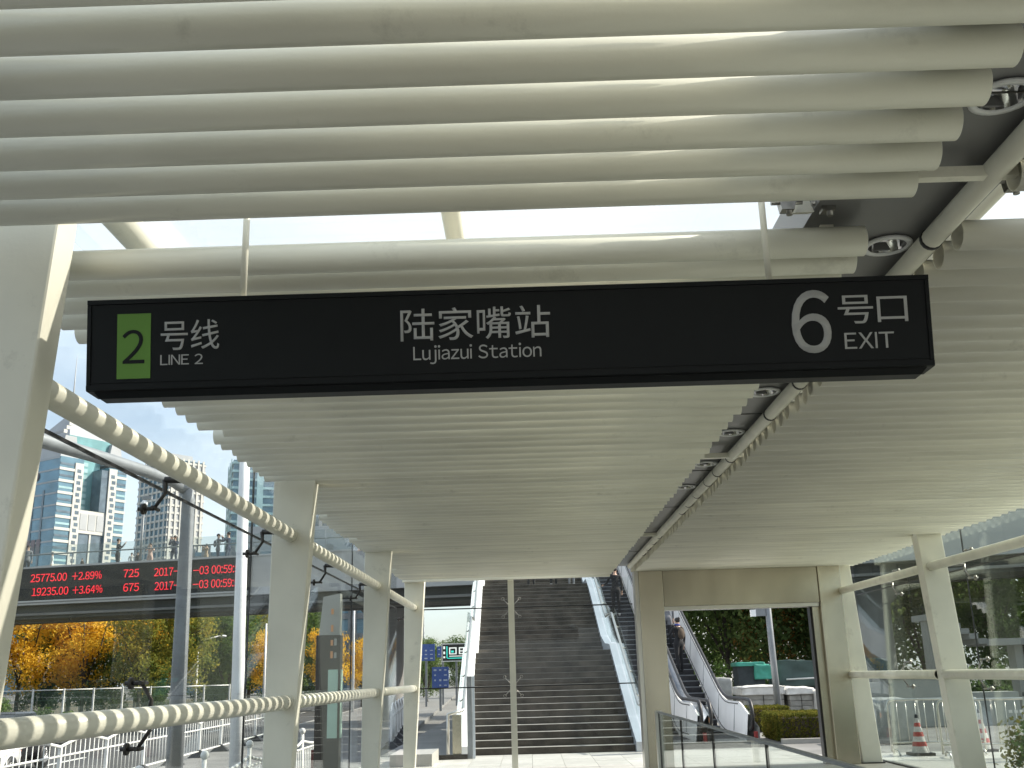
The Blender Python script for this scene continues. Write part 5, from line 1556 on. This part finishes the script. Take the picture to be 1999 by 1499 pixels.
def pallet(label, x0, x1, y0, y1, h, seed, wrap='plastic', half=.35, z=0.0):
    t = thing('wrapped_pallet', label, 'pallet', ((x0 + x1) / 2, (y0 + y1) / 2, z), 'wrapped stone pallets behind the hedge')
    for k in range(3):
        xx = x0 + (x1 - x0) * (.1 + .35 * k)
        MB().box(xx, xx + .1, y0, y1, z, z + .1).build('pallet_runner', M['bark'], t)
    n = 5
    for k in range(n):
        za, zb = z + .102 + (h - .12) * k / n, z + .10 + (h - .12) * (k + 1) / n
        for q in range(2):
            xa = x0 + (x1 - x0) * q / 2 + .01; xb = x0 + (x1 - x0) * (q + 1) / 2 - .01
            bevel(MB().box(xa, xb, y0 + .02 * ((k + q) % 2), y1, za, zb - .006).build('stone_slab', M['stoneblock'], t), .01, 1)
    lump(x0 - .05, x1 + .05, y0 - .05, y1 + .05, z + h - half, z + h + .06, .05, seed, M[wrap], 'plastic_wrap', t, tuck=.12)
    return t
pallet('pallet of stone under white plastic behind the hedge, left of the slanting pole', 6.55, 7.9, 32.4, 33.6, 1.02, 1, half=.22)
pallet('pallet of stone with torn white wrap just right of the slanting pole', 8.0, 8.75, 32.2, 33.4, .95, 2, half=.16)
pallet('pallet of stone beside the portal post with bulging white wrap', 8.8, 9.5, 31.8, 33.0, .85, 3, half=.75)
pallet('grey wrapped pallet next to the escalator handrail', 5.9, 6.6, 34.4, 35.6, 1.3, 4, wrap='greysheet', half=1.1)
pallet('low pallet at the right end of the row with rumpled plastic on top', 9.55, 10.6, 32.2, 33.2, .9, 5, wrap='greysheet', half=.8)
tp = thing('tarp_covered_crate', 'dark crate with a bright teal tarpaulin thrown over one side', 'crate', (7.6, 36.4, 0))
MB().box(7.2, 8.15, 36, 37, 0.0, 1.78).build('crate', M['crate'], tp)
lump(7.15, 8.2, 35.94, 37.05, 1.72, 1.86, .03, 6, M['tarp'], 'tarpaulin', tp, tuck=.05)
lump(7.78, 8.42, 35.86, 37.05, 1.25, 1.76, .06, 7, M['tarp'], 'tarpaulin_flap', tp)
td = thing('tarp_covered_stack', 'long stack under a dark green tarpaulin behind the pallets', 'stack', (10.5, 37, 0))
MB().box(8.7, 12.6, 36.4, 37.6, 0.0, 1.7).build('stack', M['crate'], td)
lump(8.6, 12.7, 36.3, 37.7, .95, 1.85, .12, 8, M['darktarp'], 'tarpaulin', td, sub=16)
MB().tube([(8.9, 36.1, 1.22), (12.6, 36.1, 1.30)], .03, 6).build('batten', M['fencewhite'], td)
rp = thing('lamp_post', 'slanting-looking grey pole with a white camera box in the portal opening', 'lamp post', (6.63, 28, 0))
MB().tube([(6.63, 28, 0.0), (6.60, 28, 2.0), (6.56, 28, 6.0)], [.10, .09, .075], 14).build('pole', M['galv'], rp)
MB().box(6.08, 6.22, 27.93, 28.07, 3.05, 3.24).build('camera', M['white'], rp)
MB().box(6.223, 6.50, 27.95, 28.05, 3.06, 3.28).build('camera_arm', M['galv'], rp)

def barrier(label, x0, x1, y0, y1, seed):
    t = thing('crowd_barrier', label, 'barrier', ((x0 + x1) / 2, (y0 + y1) / 2, 0), 'steel crowd barriers outside the right glass')
    a, b = Vector((x0, y0, 0)), Vector((x1, y1, 0)); d = (b - a).normalized(); Z = Vector((0, 0, 1))
    MB().tube([a + Z * .06, a + Z * .88, a + d * .03 + Z * .95, a + d * .1 + Z * .98, b - d * .1 + Z * .98, b - d * .03 + Z * .95, b + Z * .88, b + Z * .06], .022, 10).build('frame', M['steel'], t)
    MB().tube([a + Z * .22, b + Z * .22], .016, 8).build('lower_rail', M['steel'], t)
    n = int((b - a).length / .155)
    bm_ = MB().tube([Vector((0, 0, .22)), Vector((0, 0, .97))], .009, 6).mesh('bar', M['steel'])
    B_ = Vector(base_of(t))
    for k in range(1, n): link('bar', bm_, t, a.lerp(b, k / n) - B_)
    for q in (a + d * .08, b - d * .08):
        nn = Vector((-d.y, d.x, 0))
        MB().tube([q - nn * .28 + Z * .02, q - nn * .16 + Z * .09, q + nn * .16 + Z * .09, q + nn * .28 + Z * .02], .018, 8).build('foot', M['steel'], t)
    m = a.lerp(b, .62)
    for k in range(4):
        p = m + d * (.09 * k) + Z * .74 - Vector((0, .02, 0))
        MB().box(p.x - .03, p.x + .03, p.y - .004, p.y + .004, p.z, p.z + .05).build('reflector', M['fencewhite'], t)
barrier('steel crowd barrier outside the right glass, left of the right column', 6.45, 8.1, 18.9, 18.7, 1)
barrier('steel crowd barrier running behind the right column', 7.05, 8.95, 18.1, 17.7, 2)
def cone(label, x, y, h, scale=1.0):
    t = thing('traffic_cone', label, 'cone', (x, y, 0), 'red and white traffic cones')
    MB().box(x - .2, x + .2, y - .2, y + .2, 0.0, .05).build('base', M['rubber'], t)
    zs_ = [.05, .16, .24, .33, .41, .50, .57, h]
    for k in range(len(zs_) - 1):
        r0 = .155 - .125 * (zs_[k] - .05) / (h - .05); r1 = .155 - .125 * (zs_[k + 1] - .05) / (h - .05)
        MB().lathe([(r0, zs_[k]), (r1, zs_[k + 1])], 18, (x, y, 0)).build('band' if k % 2 else 'sleeve', M['conered'] if k % 2 else M['conewhite'], t)
    MB().lathe([(.034, h - .06), (.03, h + .05), (.0005, h + .06)], 14, (x, y, 0)).build('cap', M['rubber'], t)
cone('red and white traffic cone in front of the left barrier', 6.92, 18.75, .66)
cone('tall red and white cone at the right edge of the picture', 8.2, 17.2, 1.05)
cone('short red and white cone right of the right column', 8.25, 19.2, .7)
cb = thing('utility_cabinet', 'long low grey cabinet with a pale top behind the barriers', 'cabinet', (10.2, 27.5, 0))
MB().box(8.7, 9.35, 27.0, 28.2, 0.0, 1.16).build('side_box', M['cabinet'], cb)
bevel(MB().box(9.36, 11.2, 26.8, 28.4, 0.0, 1.25).build('body', M['cabinet'], cb), .02)
MB().box(9.3, 11.26, 26.74, 28.46, 1.252, 1.30).build('top_cover', M['stone'], cb)
MB().box(11.4, 12.7, 26.8, 27.6, 0.0, .85).build('side_box', M['cabinet'], cb)
pallet('grey sheeted stack behind the left barrier just outside the right glass', 7.1, 7.9, 21.3, 22.3, .85, 12, wrap='greysheet', half=.82)
# concrete stair flight under the bridge at right
cs = thing('concrete_stair', 'pale concrete stair flight under the bridge seen through the right glass', 'staircase', (12.2, 27.9, 0))
for k in range(5):
    MB().box(12.95 - .24 * k, 13.19 - .24 * k + .02, 29.5, 31.0, 2.15 + .15 * k, 2.31 + .15 * k).build('step', M['concrete'], cs)
MB().box(13.2, 14.6, 29.5, 31.0, 2.1, 2.29).build('landing', M['concrete'], cs)
MB().box(14.2, 14.45, 30.0, 30.5, -0.0, 2.099).build('support', M['concrete'], cs)
MB().box(11.6, 11.98, 29.5, 31.0, 2.88, 3.06).build('landing', M['concrete'], cs)
MB().box(11.68, 11.9, 30.0, 30.5, -0.0, 2.879).build('support', M['concrete'], cs)
MB().box(11.62, 11.66, 29.55, 30.95, 3.061, 3.9).build('parapet_glass', M['balglass'], cs)
